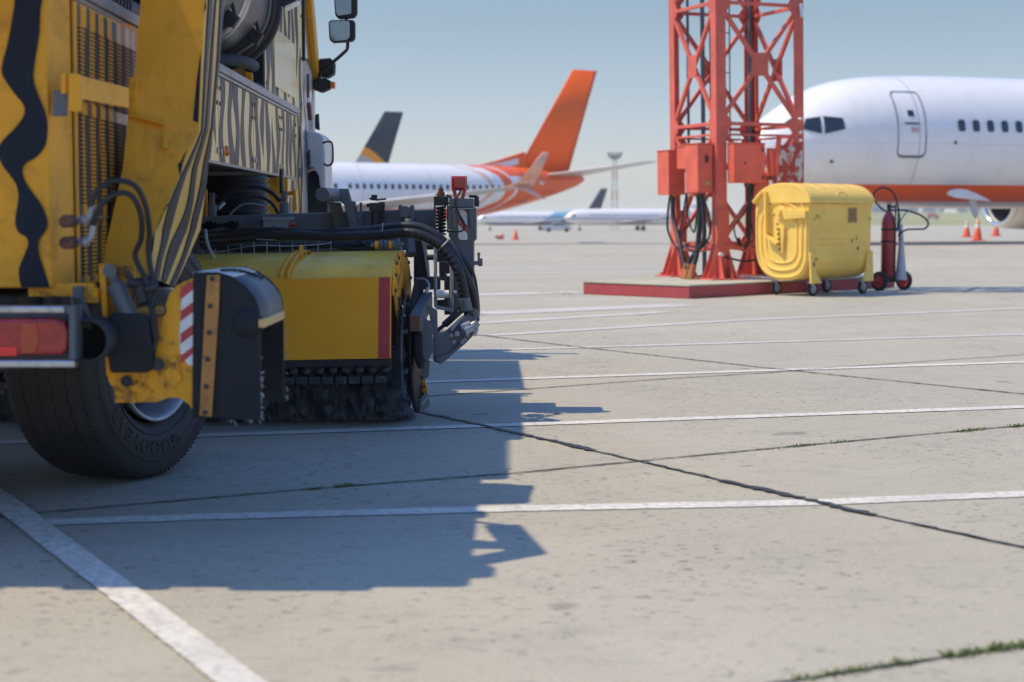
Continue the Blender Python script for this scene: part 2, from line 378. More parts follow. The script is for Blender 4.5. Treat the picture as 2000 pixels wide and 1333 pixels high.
weeds(600, 958, 630, 955, 90, .025); weeds(655, 953, 690, 949, 120, .03); weeds(1060, 572, 1150, 577, 200, .06, .08); weeds(1350, 586, 1500, 577, 90, .05, .05); weeds(1130, 505, 1180, 502, 90, .15, .2)
tag(link('weeds', mb, M['weed'], fix=False), 'small green weeds growing in the slab joints', kind='stuff')
# ---------------- the sweeper truck ----------------
T = root('sweeper_truck', (-2.7, 9.0, 0), 'yellow sweeper truck with black tiger stripes standing at left with its brush lowered', 'truck')
def P(name, mb, mat, bevel=0, parent=None, **k):
    return link(name, mb, mat, parent or T, bevel, **k)
def poly(mb, pts, Y, th, m=0):
    return mb.prism([A(x, y, Y) for x, y in pts], (0, th, 0), m)
def tb(pts, r, n=8, seg=10, mb=None):
    return (mb or MB()).tube(catmull([A(*p) for p in pts], n), r, seg)
YR = 5.6
# connecting box behind the mounting plate
mb = MB(); mb.box(-1.33, -1.22, 5.60, 6.05, .55, .78); P('arm_link', mb, M['yellow_worn'], .01)
# rear body: panel with the wavy stripe, corner, flank
mb = MB(); zb = A(50, 563, YR-.1).z; xr = xf(YR)
cx0 = A(96, 300, 5.50).x; mb.prism([(-3.95, 5.50, zb), (cx0, 5.50, zb), (xf(5.63), 5.63, zb), (xf(5.63), 7.2, zb), (-3.95, 7.2, zb)], (0, 0, 1.86-zb))
body = P('rear_body', mb, M['yellow'], .006)
mb = MB(); y0 = 5.494
L_ = [(80,-30),(85,15),(75,40),(30,75),(8,140),(4,140),(10,150),(28,180),(45,205),(48,225),(30,260),(5,280),(-6,295),(2,320),(25,350),(34,375),(30,420),(28,440),(35,455),(50,465),(57,480),(45,505),(38,525),(36,540),(42,563)]
L_ = [(30,-30),(28,10),(25,30),(15,85),(4,128),(6,150),(30,185),(46,205),(47,225),(30,250),(3,278),(-4,300),(6,325),(30,358),(36,385),(31,420),(30,440),(38,456),(52,464),(55,478),(47,500),(38,522),(37,540),(42,563)]
R_ = [(88,-30),(80,12),(78,30),(76,70),(65,145),(72,180),(90,225),(93,255),(88,285),(70,308),(47,322),(45,345),(60,372),(80,400),(92,430),(90,450),(77,468),(75,490),(82,515),(90,540),(97,563)]
L_ = [V((x, 0, y)) for x, y in L_]; R_ = [V((x, 0, y)) for x, y in R_]
L_ = catmull(L_, 5); R_ = catmull(R_, 5)
def samp(C, y):
    for a, b in zip(C, C[1:]):
        if (a.z-y)*(b.z-y) <= 0 and a.z != b.z: return a.x+(b.x-a.x)*(y-a.z)/(b.z-a.z)
    return C[-1].x
rows = []
for i in range(90):
    y = -28+590*i/89; a, b = samp(L_, y), samp(R_, y); rows.append([A(a, y, y0), A(b, y, y0)])
mb.sheet(rows, 0, False); P('wavy_stripe', mb, M['black_paint'], 0, body, solid=.002)
mb = MB()
for t in (V((60, 0, 175)), V((88, 0, 300))): mb.bolt(A(t.x, t.z, 5.49), (0, -1, 0), .008, .006)
# seam and grille door on the flank
mb = MB(); a = xf(5.68)+.012
def fbox(mb, y0, y1, z0, z1, off=0, th=.02, m=0):
    return mb.hexa([(xf(y0)+off-th, y0, z0), (xf(y0)+off, y0, z0), (xf(y1)+off, y1, z0), (xf(y1)+off-th, y1, z0), (xf(y0)+off-th, y0, z1), (xf(y0)+off, y0, z1), (xf(y1)+off, y1, z1), (xf(y1)+off-th, y1, z1)], m)
g = P('grille_door', fbox(MB(), 5.685, 7.1, zb+.01, 1.835, .014, .03), M['grille_band'], .004)
for z0, z1 in ((1.50, 1.76), (1.14, 1.455), (zb+.03, 1.075)):
    P('grille_panel', fbox(MB(), 5.73, 6.9, z0, z1, .019, .008), M['grille'], 0, g)
P('door_seam', fbox(MB(), 5.72, 7.0, 1.098, 1.106, .022, .01), M['chrome'], 0, g)
mb = MB(); fbox(mb, 5.672, 5.682, zb, 1.84, .003, .01); P('seam_strip', mb, M['void'], 0, g)
mb = MB(); fbox(mb, 5.58, 12.28, 1.862, 1.905, .022, .05); fbox(mb, 5.6, 12.27, 1.842, 1.860, .012, .05); P('side_rail', mb, M['light_steel'], .004, split=True)
mb = MB(); mb.tube([V((-1.66, 5.2, 1.99)), V((-1.66, 7.4, 1.99))], .05, 14)
for i in range(26): mb.torus((-1.66, 5.55+i*.06, 1.99), (0, 1, 0), .05, .006, 16, 5)
P('suction_pipe', mb, M['hose'])
mb = MB(); mb.box(-3.95, -1.62, 4.88, 7.3, 2.06, 2.46); P('hopper', mb, M['yellow'], .03)
mb = MB(); mb.box(-3.95, -2.3, 7.25, 10.55, 1.42, 2.75); P('hopper', mb, M['yellow'], .03)
# latch and bracket on the back corner
mb = MB(); mb.hexa([A(103,228,5.46), A(132,228,5.46), A(132,228,5.52), A(103,228,5.52), A(103,177,5.46), A(132,177,5.46), A(132,177,5.52), A(103,177,5.52)])
P('latch_box', mb, M['grey_steel'], .004)
mb = MB(); mb.cyl(A(126, 183, 5.44), A(126, 145, 5.44), .011)
poly(mb, [(134, 143), (156, 145), (156, 218), (148, 219), (134, 216)], 5.42, .03)
mb.hexa([A(150,192,5.42), A(252,212,5.85), A(252,212,5.87), A(150,192,5.46), A(150,146,5.42), A(252,172,5.85), A(252,172,5.87), A(150,146,5.46)])
P('bracket', mb, M['yellow'], .003)
mb = MB()
for x, y in ((142, 432), (143, 474)):
    mb.cyl(A(x, y, 5.5), A(x-15, y+1, 5.36), .021)
P('pipe_union', mb, M['rust'], .003)
mb = MB()
for x, y in ((142, 432), (143, 474)):
    mb.tube(catmull([A(x+8, y-1, 5.46), A(x+22, y-1, 5.44), A(x+34, y-10, 5.43), A(x+38, y-32, 5.43)], 5), .011, 10)
    mb.cyl(A(x+22, y-1, 5.44), A(x+28, y-3, 5.44), .017)
P('pipe_elbow', mb, M['light_steel'])
P('hydraulic_hose', tb([(177, 410, 5.43), (188, 375, 5.42), (222, 354, 5.42), (262, 362, 5.43), (284, 400, 5.46), (292, 450, 5.5), (290, 490, 5.53), (298, 548, 5.53)], .0095), M['hose'])
P('hydraulic_hose', tb([(182, 440, 5.43), (198, 400, 5.42), (230, 378, 5.42), (258, 384, 5.43), (275, 420, 5.46), (276, 465, 5.5), (264, 500, 5.53), (282, 540, 5.53)], .0095), M['hose'])
# bumper frame and tail lamp
mb = MB(); yb = 5.30
poly(mb, [(-900, 598), (126, 598), (126, 612), (-900, 612)], yb, .05); poly(mb, [(-900, 704), (146, 704), (146, 719), (-900, 719)], yb, .05)
P('bumper_bar', mb, M['chrome'], .006)
mb = MB(); poly(mb, [(127, 597), (147, 597), (147, 703), (134, 703), (134, 613), (127, 612)], yb+.005, .10); poly(mb, [(-900, 613), (133, 613), (133, 703), (-900, 703)], yb+.10, .02)
P('bumper_box', mb, M['grey_steel'], .004)
mb = MB(); poly(mb, [(-160, 622), (105, 622), (126, 630), (133, 650), (131, 685), (118, 694), (-160, 697)], yb+.02, .06); tl = P('tail_lamp', mb, M['lamp_red'], .012)
mb = MB(); poly(mb, [(45, 630), (72, 630), (76, 660), (70, 692), (42, 692), (40, 660)], yb+.014, .02); P('indicator_lens', mb, surf('dim_amber_lens', (.42, .05, .008), .15, 0, .6), .006, tl)
mb = MB(); poly(mb, [(-60, 677), (33, 677), (33, 696), (-60, 696)], yb+.014, .02); P('reflector', mb, surf('bright_red_reflector', (.85, .02, .02), .25, 0, .5), .003, tl)
mb = MB(); mb.lathe([(.066, 0), (.070, .0), (.070, .30), (.062, .30), (.062, .004), (.066, 0)], A(169, 666, 5.36), (0, 1, 0), 32)
P('exhaust_pipe', mb, M['dark_steel']); mb = MB(); mb.cyl(A(169, 666, 5.48), A(169, 666, 5.5)+V((0, .02, 0)), .062); P('exhaust_inside', mb, M['void'])
mb = MB(); poly(mb, [(140, 563), (188, 563), (188, 592), (140, 592)], 5.5, .06); mb.box(-1.62, -1.40, 5.52, 5.56, .835, .88); P('step_plate', mb, M['yellow_worn'], .003)
mb = MB(); poly(mb, [(141, 560), (158, 560), (158, 632), (141, 632)], 5.46, .05); mb.bar(A(150, 575, 5.4), A(175, 640, 5.5), .03); P('support_bracket', mb, M['grey_steel'], .003)
# chassis
mb = MB()
for x in (-3.3, -2.35): mb.box(x-.05, x+.05, 5.45, 14.2, .62, .86)
mb.box(-3.9, -1.68, 5.58, 6.3, .58, .84); mb.box(-3.3, -2.3, 6.4, 8.0, .55, .9); mb.box(-3.6, -2.2, 9.6, 12.5, .5, 1.36)
for y in (5.75, 7.6, 10, 12): mb.box(-3.4, -2.2, y, y+.08, .66, .82)
mb.box(-3.95, -1.64, 7.2, 12.3, 1.385, 1.42); P('chassis_frame', mb, M['dark_steel'], .01)
mb = MB(); mb.tube([V((-3.9, 6.9, .535)), V((-1.75, 6.9, .535))], .075, 16); mb.lathe([(.02, -.25), (.2, -.18), (.25, 0), (.2, .18), (.02, .25)], (-2.8, 6.9, .535), (0, 1, 0), 20)
P('axle', mb, M['dark_steel'])
mb = MB()
for x, r_ in ((30, .035), (85, .045), (118, .03)): mb.tube([A(x, 540, 5.9), A(x+14, 610, 5.95)], r_, 12)
P('under_body_pipe', mb, M['grey_steel'], split=True)
# wheels
def wheel(cx, cy, ang, side=1):
    ax = V((math.cos(ang), -math.sin(ang), 0))*side; c = V((cx, cy, .535)); Wd = .395
    mb = MB()
    prof = [(.30, -.03), (.33, .0), (.40, .018), (.455, .014), (.462, .008), (.49, .0), (.512, -.012), (.520, -.03), (.530, -.045), (.535, -.09), (.535, -Wd+.09), (.530, -Wd+.045), (.512, -Wd+.012), (.455, -Wd-.014), (.33, -Wd), (.30, -Wd+.03)]
    mb.lathe(prof, c, ax, 96, 0)
    u = V((0, 0, 1)); v = ax.cross(u)
    # zigzag grooves on the tread, side ribs on the shoulder
    for h, am in ((-.085, .004), (-.155, .007), (-.22, .007), (-.29, .004)):
        rows = []
        for k in range(289):
            a = 2*math.pi*k/288; z_ = am*(1 if (k//3) % 2 else -1); d = u*math.cos(a)+v*math.sin(a); q = c+d*.5362
            rows.append([q+ax*(h+z_-.0035), q+ax*(h+z_+.0035)])
        mb.sheet(rows, 1, False)
    for k in range(120):
        a = 2*math.pi*k/120; d = u*math.cos(a)+v*math.sin(a); t = -u*math.sin(a)+v*math.cos(a)
        mb.obox(c+d*.518+ax*-.022, d*.008, t*.0035, ax*.005, 1)
    for rr, hh in ((.452, .0165), (.40, .019), (.345, .009), (.47, .006)): mb.torus(c+ax*(hh-.002), ax, rr, .0035, 96, 6, 0)
    W = P('wheel', MB().cyl(c+ax*-.06, c+ax*.035, .085), M['dark_steel'], .01)
    P('tyre', mb, [M['tyre'], M['letter']], 0, W)
    mb = MB(); mb.lathe([(.285, -.02), (.292, .008), (.283, .012), (.272, .0), (.262, -.05), (.25, -.13)], c, ax, 64, 0); mb.lathe([(.25, -.13), (.20, -.15), (.17, -.13), (.12, -.05), (.09, -.03)], c, ax, 64, 1)
    for k in range(10):
        a = 2*math.pi*k/10; mb.bolt(c+(u*math.cos(a)+v*math.sin(a))*.145+ax*-.10, ax, .016, .03, 1)
    P('rim', mb, [M['rim'], M['dark_steel']], 0, W)
    return W, c, ax
W1, wc, wax = wheel(-1.49, 6.91, R(20.5)); wheel(-3.86, 6.91, R(20.5), -1); wheel(-1.66, 13.1, R(-4)); wheel(-3.9, 13.1, R(-4), -1)
# raised lettering on the side wall
cu = bpy.data.curves.new('t', 'FONT'); cu.body = 'GOODYEAR'; cu.size = .085; cu.space_character = 1.25; cu.offset = .0022
to = bpy.data.objects.new('t', cu); sc.collection.objects.link(to); dg = bpy.context.evaluated_depsgraph_get()
tm = bpy.data.meshes.new_from_object(to.evaluated_get(dg)); bpy.data.objects.remove(to)
mb = MB(); up = V((0, 0, 1)); vv = wax.cross(up)
for start in (200,):
    vs = []
    for q in tm.vertices:
        r_ = .372+q.co.y*.95; a = R(start)-q.co.x/.39
        vs.append(wc+(up*math.cos(a)-vv*math.sin(a)*-1)*r_+wax*.0195)
    mb.add(vs, [tuple(p.vertices) for p in tm.polygons])
P('side_wall_lettering', mb, M['letter'], 0, W1, solid=.003, fix=False)

# striped side arm (pillar) above and behind the wheel
XA = -.20
M['faded_arm'] = surf('arm_side_paint', (.86, .55, .14), .38, 0, .1, (.4, .3, .15), 9, .6, .85, damt=.4)  # lighter arm yellow with the glancing sky sheen mixed into its colour
M['stripe'] = surf('stripe_paint', (.024, .034, .058), .42, spec=.3)
def AR(px, py, off): return FL(px, py, off)
cre = [(401.5, -36), (400, 0), (394, 120), (388, 257), (351, 341), (328, 398), (304, 450), (296, 500), (294, 541)]
rgt = [(440, -28), (438, 0), (428, 120), (415, 250), (404, 318), (400, 380), (390, 450), (368, 500), (340, 561)]
lft = [(276, -36), (275, 0), (266, 120), (254, 190), (240, 330), (225, 400), (214, 450), (202, 500), (192, 548)]
O_ = .30
YA = [6.32, 6.31, 6.29, 6.26, 6.18, 6.12, 6.08, 6.04, 6.0]
C_ = [A(x, y, Y) for (x, y), Y in zip(cre, YA)]; Rg = []
for (x, y), c in zip(rgt, C_):
    r = ray(x, y); Rg.append(V((0, 0, CH))+r*(c.x/r.x))
Lf = [A(x, y, c.y+.0) for (x, y), c in zip(lft, C_)]
mb = MB()
for i in range(len(C_)-1):
    pass
mb.sheet([[a.lerp(b, k/4) for k in range(5)] for a, b in zip(linpts(Lf, 1), linpts(C_, 1))], 0, False)
arm = P('side_arm', mb, M['yellow'], 0, None, solid=.004)
mb = MB(); mb.sheet([[c+(r-c)*t for t in (0, .33, .66, 1)] for c, r in zip(C_, Rg)], 0, False)

CC = linpts(C_, 5); RC = linpts(Rg, 5)
for k, (c, w, ph) in enumerate(((.16, .15, 0), (.50, .19, 2), (.85, .15, 4))):
    rows = []
    for i, (p, q) in enumerate(zip(CC, RC)):
        u = i/len(CC); cc = c+.045*math.sin(u*9+ph)+.02*math.sin(u*19+ph); ww = w*(1+.28*math.sin(u*13+ph*1.7))*(1 if k != 1 else min(1, .25+1.6*u))
        rows.append([p.lerp(q, max(0, cc-ww/2))+V((.006, 0, 0)), p.lerp(q, min(1, cc+ww/2))+V((.006, 0, 0))])
    mb.sheet(rows, 1, False)
P('striped_side_plate', mb, [M['faded_arm'], M['stripe']], 0, arm, solid=.004, fix=False)
mb = MB(); rows = [[r, V((Lf[i].x, r.y+.02, r.z))] for i, r in enumerate(Rg)]; mb.sheet(rows, 0, False); P('inner_plate', mb, M['black_paint'], 0, arm, solid=.004)
mb = MB()
for tri in ([(401, -5), (403, 14), (398, 28)], [(393, 95), (387, 240), (377, 236), (385, 150)], [(366, 290), (357, 318), (352, 347), (347, 322)], [(332, 395), (326, 400), (305, 455), (312, 430)], [(296, 470), (302, 452), (300, 480), (294, 520), (290, 520)]):
    def onr(px, py):
        for i in range(len(cre)-1):
            if cre[i][1] <= py <= cre[i+1][1]:
                t = (py-cre[i][1])/(cre[i+1][1]-cre[i][1]); return A(px, py, C_[i].lerp(C_[i+1], t).y-.006)
        return A(px, py, C_[-1].y-.006)
    mb.add([onr(*q) for q in tri], [tuple(range(len(tri)))])
P('dark_flash', mb, M['black_paint'], 0, arm, fix=False, split=True)
mb = MB(); yq = C_[3].y-.03
poly(mb, [(252, 152), (268, 150), (266, 222), (250, 222)], yq, .03); mb.hexa([A(252,226,yq-.02), A(320,245,yq-.02), A(318,245,yq+.04), A(254,226,yq+.04), A(252,221,yq-.02), A(322,240,yq-.02), A(320,240,yq+.04), A(254,221,yq+.04)])
for y in (184, 203): mb.bolt(A(258, y, yq), (0, -1, 0), .012, .01)
P('arm_bracket', mb, M['yellow'], .002, arm)
mb = MB(); mb.bar(A(323, 262, yq-.03), A(323, 292, yq-.06), .018, .02); mb.torus(A(324, 268, yq-.04), (0, 1, 0), .010, .004, 16, 6); P('latch', mb, M['yellow_worn'], .002, arm)
# lower mounting plate, ram and cover
ym = 5.56
mb = MB()
poly(mb, [(205, 700), (300, 700), (312, 650), (322, 600), (330, 575), (345, 558), (362, 549), (380, 543), (380, 806), (368, 790), (350, 778), (330, 777), (306, 786), (225, 787), (222, 760), (212, 745)], ym, .02)
poly(mb, [(192, 515), (206, 515), (214, 730), (208, 735)], ym-.02, .10); poly(mb, [(206, 515), (262, 520), (265, 612), (208, 612)], ym+.04, .02)
poly(mb, [(332, 700), (343, 694), (355, 742), (338, 757)], ym-.012, .012); poly(mb, [(318, 728), (340, 705), (353, 742), (338, 757)], ym-.010, .01)
poly(mb, [(255, 775), (262, 768), (264, 788), (254, 788)], ym-.02, .02)
for i in range(10): mb.tube([A(222+8*i, 757+9*math.sin(i*.8), ym-.004), A(228+8*i, 757+9*math.sin((i+.75)*.8), ym-.004)], .004, 6)
mp = P('mounting_plate', mb, M['yellow_worn'], .002)
mb = MB(); mb.cyl(A(247, 745, ym-.02), A(247, 745, ym), .019); mb.cyl(A(247, 745, ym-.035), A(247, 745, ym-.02), .012); mb.cyl(A(309, 712, ym-.03), A(309, 712, ym), .022); P('pivot_bolt', mb, M['dark_steel'], .002, mp, split=True)
mb = MB(); mb.cyl(A(224, 555, ym-.02), A(262, 640, ym-.02), .031); mb.cyl(A(215, 530, ym-.02), A(226, 560, ym-.02), .016); mb.cyl(A(214, 530, ym-.05), A(214, 530, ym), .022); P('hydraulic_ram', mb, M['grey_steel'], .003, mp)
mb = MB(); mb.cyl(A(250, 552, ym-.03), A(278, 556, ym-.03), .017); mb.cyl(A(272, 560, ym-.05), A(278, 590, ym-.05), .020); mb.cyl(A(296, 548, ym-.04), A(303, 568, ym-.04), .016); mb.cyl(A(285, 565, ym-.05), A(306, 560, ym-.05), .016)
mb.cyl(A(299, 548, 5.52), A(304, 556, 5.52), .013); mb.cyl(A(283, 540, 5.52), A(289, 556, 5.52), .013); mb.tube([A(246, 532, ym-.03), A(258, 548, ym-.03), A(268, 570, ym-.03)], .012, 8)
P('valve_block', mb, M['dark_steel'], .002, mp)
mb = MB(); mb.torus(A(312, 606, ym-.05), (0, 1, 0), .020, .0035, 24, 6); mb.tube(catmull([A(286, 585, ym-.04), A(300, 615, ym-.05), A(305, 650, ym-.04), A(300, 685, ym-.04)], 5), .009, 8); mb.tube(catmull([A(303, 570, ym-.04), A(296, 610, ym-.05), A(302, 660, ym-.04)], 5), .007, 8); P('short_hose', mb, M['hose'], 0, mp)
mb = MB(); poly(mb, [(209, 618), (218, 612), (284, 614), (290, 622), (299, 690), (296, 722), (288, 729), (216, 729), (208, 690)], ym-.06, .05); P('rubber_cover', mb, M['rubber'], .01, mp)
mb = MB(); Yr = ym-.003
def refl(mb, pts, Y, m): mb.add([A(x, y, Y) for x, y in pts], [tuple(range(len(pts)))], m)
refl(mb, [(355, 566), (380, 546), (380, 716), (366, 712), (352, 690), (350, 660)], Yr, 1)
for a, b in ((546, 566), (588, 609), (632, 653), (675, 690)):
    refl(mb, [(380, a), (380, b-2), (352, b+20 if b < 680 else 712), (353, a+20)], Yr-.001, 0)
P('warning_reflector', mb, [M['red_film'], M['white']], 0, mp, fix=False)
# side brush housing
mb = MB()
near = [(377, 532), (425, 532), (452, 540), (478, 558), (497, 580), (506, 602), (508, 640), (509, 823), (375, 815)]
far_ = [(1000+(x-1000)*.908, 425+(y-425)*.908) for x, y in near]
poly(mb, near, 5.55, .018); P_sb = P('side_brush_housing', mb, M['rubber'], .004)
mb = MB(); poly(mb, far_, 6.11, .018); P('rubber_flap', mb, M['rubber'], .004, P_sb)
mb = MB(); rim_ = [(x, y) for x, y in near[0:7]]; rows = []
Np = catmull([A(x, y+4, 5.57) for x, y in near[2:7]], 5)
rows = [[p, V((p.x, 6.10, p.z))] for p in Np]; mb.sheet(rows); P('curved_cover', mb, M['grey_steel'], 0, P_sb, solid=.008)
mb = MB(); Np = catmull([A(x, y+3, 5.57) for x, y in near[0:3]], 4); rows = [[p, V((p.x, 6.10, p.z))] for p in Np]; mb.sheet(rows); P('light_cover', mb, M['white'], 0, P_sb, solid=.010)
mb = MB()
for i in range(9):
    x, y = 404+i*4+1, 527; q = V((-.985+i*.0085*1.0, 5.65+i*.045, Np[5].z+.012-.0006*i*i))
    mb.obox(q, V((.012, 0, 0)), V((0, .010, 0)), V((0, 0, .004)))
P('scale_mark', mb, M['black'], 0, P_sb)
mb = MB(); poly(mb, [(404, 538), (429, 538), (427, 600), (413, 815), (389, 812), (400, 600)], 5.535, .014)
for x, y in ((415, 545), (411, 598), (409, 650), (406, 702), (403, 755), (401, 806)): mb.bolt(A(x, y, 5.535), (0, -1, 0), .009, .007, 1)
P('clamping_strip', mb, [surf('orange_brown_paint', (.48, .22, .05), .5, 0, 0, (.1, .06, .04), 14, .5, .75), M['dark_steel']], .002, P_sb)
mb = MB(); mb.hexa([A(503,640,5.56), A(506,640,5.56), A(548,626,6.0), A(545,626,6.0), A(503,622,5.56), A(506,622,5.56), A(548,609,6.0), A(545,609,6.0)]); mb.box(A(503,0,5.54).x-.01, A(548, 0, 6.02).x, 5.545, 6.04, A(503,640,5.55).z, A(503,624,5.55).z)
P('cream_bracket', mb, surf('cream_paint', (.62, .42, .16), .5), .002, P_sb)
mb = MB(); mb.lathe([(.0, -.0005), (.052, -.0005), (.053, .003)], A(482, 632, 5.549), (0, 1, 0), 24); P('round_patch', mb, M['rubber'], 0, P_sb)
mb = MB()
for i in range(48):
    s_ = random.choice((0, 0, 1, 2))
    if s_ == 0: p = A(509+random.uniform(-1, 2), 690+random.random()**.7*132, 5.555)
    elif s_ == 1: p = A(558, 640+150*random.random(), 6.12)
    else: p = A(440+68*random.random(), 822, 5.555)
    q = p+V((random.uniform(.0, .014), random.uniform(-.01, .01), random.uniform(-.02, .008))); mb.tube([p, (p+q)/2+V((.003, 0, 0)), q], [.0017, .0014, .0006], 4)
P('frayed_edge', mb, surf('frayed_thread', (.42, .44, .46), .8), 0, P_sb)

# ---- main brush ----
th = R(3); D = V((math.cos(th), -math.sin(th), 0)); Vv = V((math.sin(th), math.cos(th), 0)); OO = V((-.60, 8.95, 0)); UP = V((0, 0, 1))
def H(t, v, z): return OO-D*t+Vv*v+UP*(z-.022*t)
LB = 3.1
hood = [(-.43, .76), (-.41, .80), (-.36, .85), (-.28, .885), (-.18, .907), (-.06, .918), (.08, .918), (.2, .90), (.32, .85), (.41, .76), (.45, .6)]
mb = MB(); hp = catmull([V((a, b, 0)) for a, b in hood], 4)
mb.sheet([[H(t, q.x, q.y) for q in hp] for t in (0, .6, 1.2, 2, LB)])
HD = P('brush_hood', mb, M['yellow_bright'], 0, None, solid=.006)
mb = MB(); mb.hexa([H(.0, -.475, .375), H(LB, -.475, .375), H(LB, -.463, .375), H(0, -.463, .375), H(.0, -.445, .795), H(LB, -.445, .795), H(LB, -.433, .795), H(0, -.433, .795)])
P('front_panel', mb, surf('yellow_panel_paint', (.97, .42, .012), .5, 0, .0, (.22, .13, .04), 12, .6, .9, .04, 30, .06, damt=.5), .002, HD)
mb = MB(); mb.hexa([H(.006, -.4775, .378), H(.066, -.4775, .378), H(.066, -.4765, .378), H(.006, -.4765, .378), H(.006, -.4475, .793), H(.062, -.4475, .793), H(.062, -.4465, .793), H(.006, -.4465, .793)])
P('red_strip', mb, M['red_film'], 0, HD)
mb = MB(); cap = [(-.40, .70), (-.41, .78), (-.36, .85), (-.28, .885), (-.18, .907), (-.06, .918), (.08, .918), (.2, .90), (.32, .85), (.41, .76), (.45, .6), (.46, .45), (.38, .46), (.22, .60), (.06, .71), (-.04, .72), (-.12, .62), (-.18, .53), (-.26, .60), (-.34, .68)]
mb.prism([H(.002, a, b) for a, b in cap], D*.008)
for a, b in ((-.30, .86), (-.2, .885), (-.34, .80), (-.36, .72), (.1, .89), (.25, .85), (.35, .76), (.38, .62)): mb.bolt(H(-.01, a, b), D, .010, .008, 1)
P('hood_end_plate', mb, [M['yellow_worn'], M['dark_steel']], .001, HD)
mb = MB(); ts = .53; arc = [(-.445, .77), (-.43, .83), (-.37, .88), (-.29, .918), (-.2, .935), (-.14, .93), (-.12, .915)]
for dt in (0, .035):
    mb.sheet([[H(ts+dt+k*.022-(a+.44)*.2, a, b) for a, b in arc] for k in (0, 1)], 0, True)
mb.torus(H(ts-.02, -.2, .93), D, .03, .006, 20, 6); P('lifting_strap', mb, M['yellow'], 0, HD, solid=.004)
mb = MB()
for t_, m_ in ((.115, 1), (.09, 0), (.065, 0), (.04, 1), (.02, 0)): mb.cyl(H(t_+.02, -.05, .955), H(t_, -.05, .955), .022 if m_ else .026, None, 16, m_)
mb.cyl(H(.16, -.05, .955), H(-.02, -.05, .955), .013, None, 12, 0); P('hinge_barrel', mb, [M['grey_steel'], M['yellow']], .002, HD)
# roller: core, rows of bristle blocks, bristles
RZ, RR = .42, .42
mb = MB(); mb.cyl(H(.02, 0, RZ), H(LB-.02, 0, RZ-.0), .30, None, 40); BR = P('brush_roller', mb, M['black'])
mb = MB(); n = 62
for row, (a0, rr) in enumerate(((R(205), .355), (R(192), .37), (R(216), .36))):
    for i in range(n):
        t = .03+i*(LB-.05)/n; a = a0+.06*math.sin(i*1.7+row); p = H(t, 0, RZ)+Vv*math.cos(a)*rr-UP*math.sin(a)*rr*-1
        mb.lathe([(0, -.022), (.018, -.020), (.021, 0), (.018, .020), (0, .022)], p, -Vv*math.cos(a)-UP*math.sin(a), 10)
P('bristle_block', mb, M['bristle'], 0, BR)
mb = MB(); rnd = random.random
cl = [(rnd(), random.gauss(0, .010), random.gauss(0, .012)) for _ in range(400)]
for i in range(24000):
    t = rnd()**1.3*1.25; a = R(178+rnd()*100); k_ = int(t*55)+60*int(a*7) ; q_ = cl[k_ % 400]
    d = Vv*math.cos(a)+UP*math.sin(a); fl = .0
    if t < .10: fl = (.10-t)*random.uniform(.0, .9)
    r1 = RR+random.gauss(0, .005)+q_[2]*.5
    b0 = H(t+.02, 0, RZ)+d*.29; b1 = H(t+q_[1]*.3+random.gauss(0, .002)-fl*.4, 0, RZ)+d*.36; b2 = H(t+q_[1]*.8+random.gauss(0, .004)-fl, 0, RZ)+d*r1
    if b2.z < .002: b2.z = .002
    w_ = D*.0014; mi = 0 if q_[0] < .45 else (1 if q_[0] < .8 else 2)
    mb.add([b0-w_, b0+w_, b1+w_, b2+w_*.4, b2-w_*.4, b1-w_], [(0, 1, 2, 5), (5, 2, 3, 4)], mi)
for i in range(9000):
    t = 1.2+rnd()*1.9; a = R(178+rnd()*100); d = Vv*math.cos(a)+UP*math.sin(a); b0 = H(t, 0, RZ)+d*.29; b2 = H(t+random.gauss(0, .01), 0, RZ)+d*RR; b2.z = max(b2.z, .002); w_ = D*.002
    mb.add([b0-w_, b0+w_, b2+w_, b2-w_], [(0, 1, 2, 3)])
BRS = [M['bristle'], surf('dark_bristle', (.045, .055, .07), .6), surf('pale_bristle', (.26, .28, .32), .6)]
tag(P('bristles', mb, BRS, 0, BR, fix=False), kind='stuff')
mb = MB()
for i in range(44):
    t = .03+i*.069; mb.lathe([(0, -.012), (.018, -.010), (.025, 0), (.020, .010), (0, .014)], H(t, -.43, .318), -Vv+UP*.3, 12)
    mb.obox(H(t+.03, -.425, .262), D*.029, Vv*.008, UP*.020)
P('tuft_holder', mb, surf('tuft_holder', (.028, .034, .043), .5, 0, 0, (.2, .2, .2), 20, .5, .75), .004, BR, split=False)
mb = MB(); mb.hexa([H(0, -.46, .335), H(LB, -.46, .335), H(LB, -.44, .335), H(0, -.44, .335), H(0, -.465, .373), H(LB, -.465, .373), H(LB, -.445, .373), H(0, -.445, .373)])
P('edge_strip', mb, M['dark_steel'], .003, HD)
# end discs, guard
mb = MB(); c_ = H(-.035, -.02, .37); mb.lathe([(.285, -.006), (.31, -.006), (.315, 0), (.31, .006), (.285, .006), (.285, -.006)], c_, D, 48)
for k in range(8):
    a = k*math.pi/4; mb.bar(c_, c_+(Vv*math.cos(a)+UP*math.sin(a))*.29, .03, .008)
for k in range(8): a = k*math.pi/4+.3; mb.bolt(c_+(Vv*math.cos(a)+UP*math.sin(a))*.27, D, .014, .03)
P('end_ring', mb, M['grey_steel'], .001, BR)
mb = MB(); c2 = H(-.075, .10, .39); mb.lathe([(.0, -.02), (.33, -.012), (.36, -.008), (.365, 0), (.36, .008), (.33, .012), (0, .012)], c2, D, 48); P('end_disc', mb, M['rubber'], 0, BR)
mb = MB()
for i in range(5): mb.box(A(771, 0, 8.8).x, A(783, 0, 8.8).x, 8.7+i*.01, 8.71+i*.01, .35+.07*i, .40+.07*i)
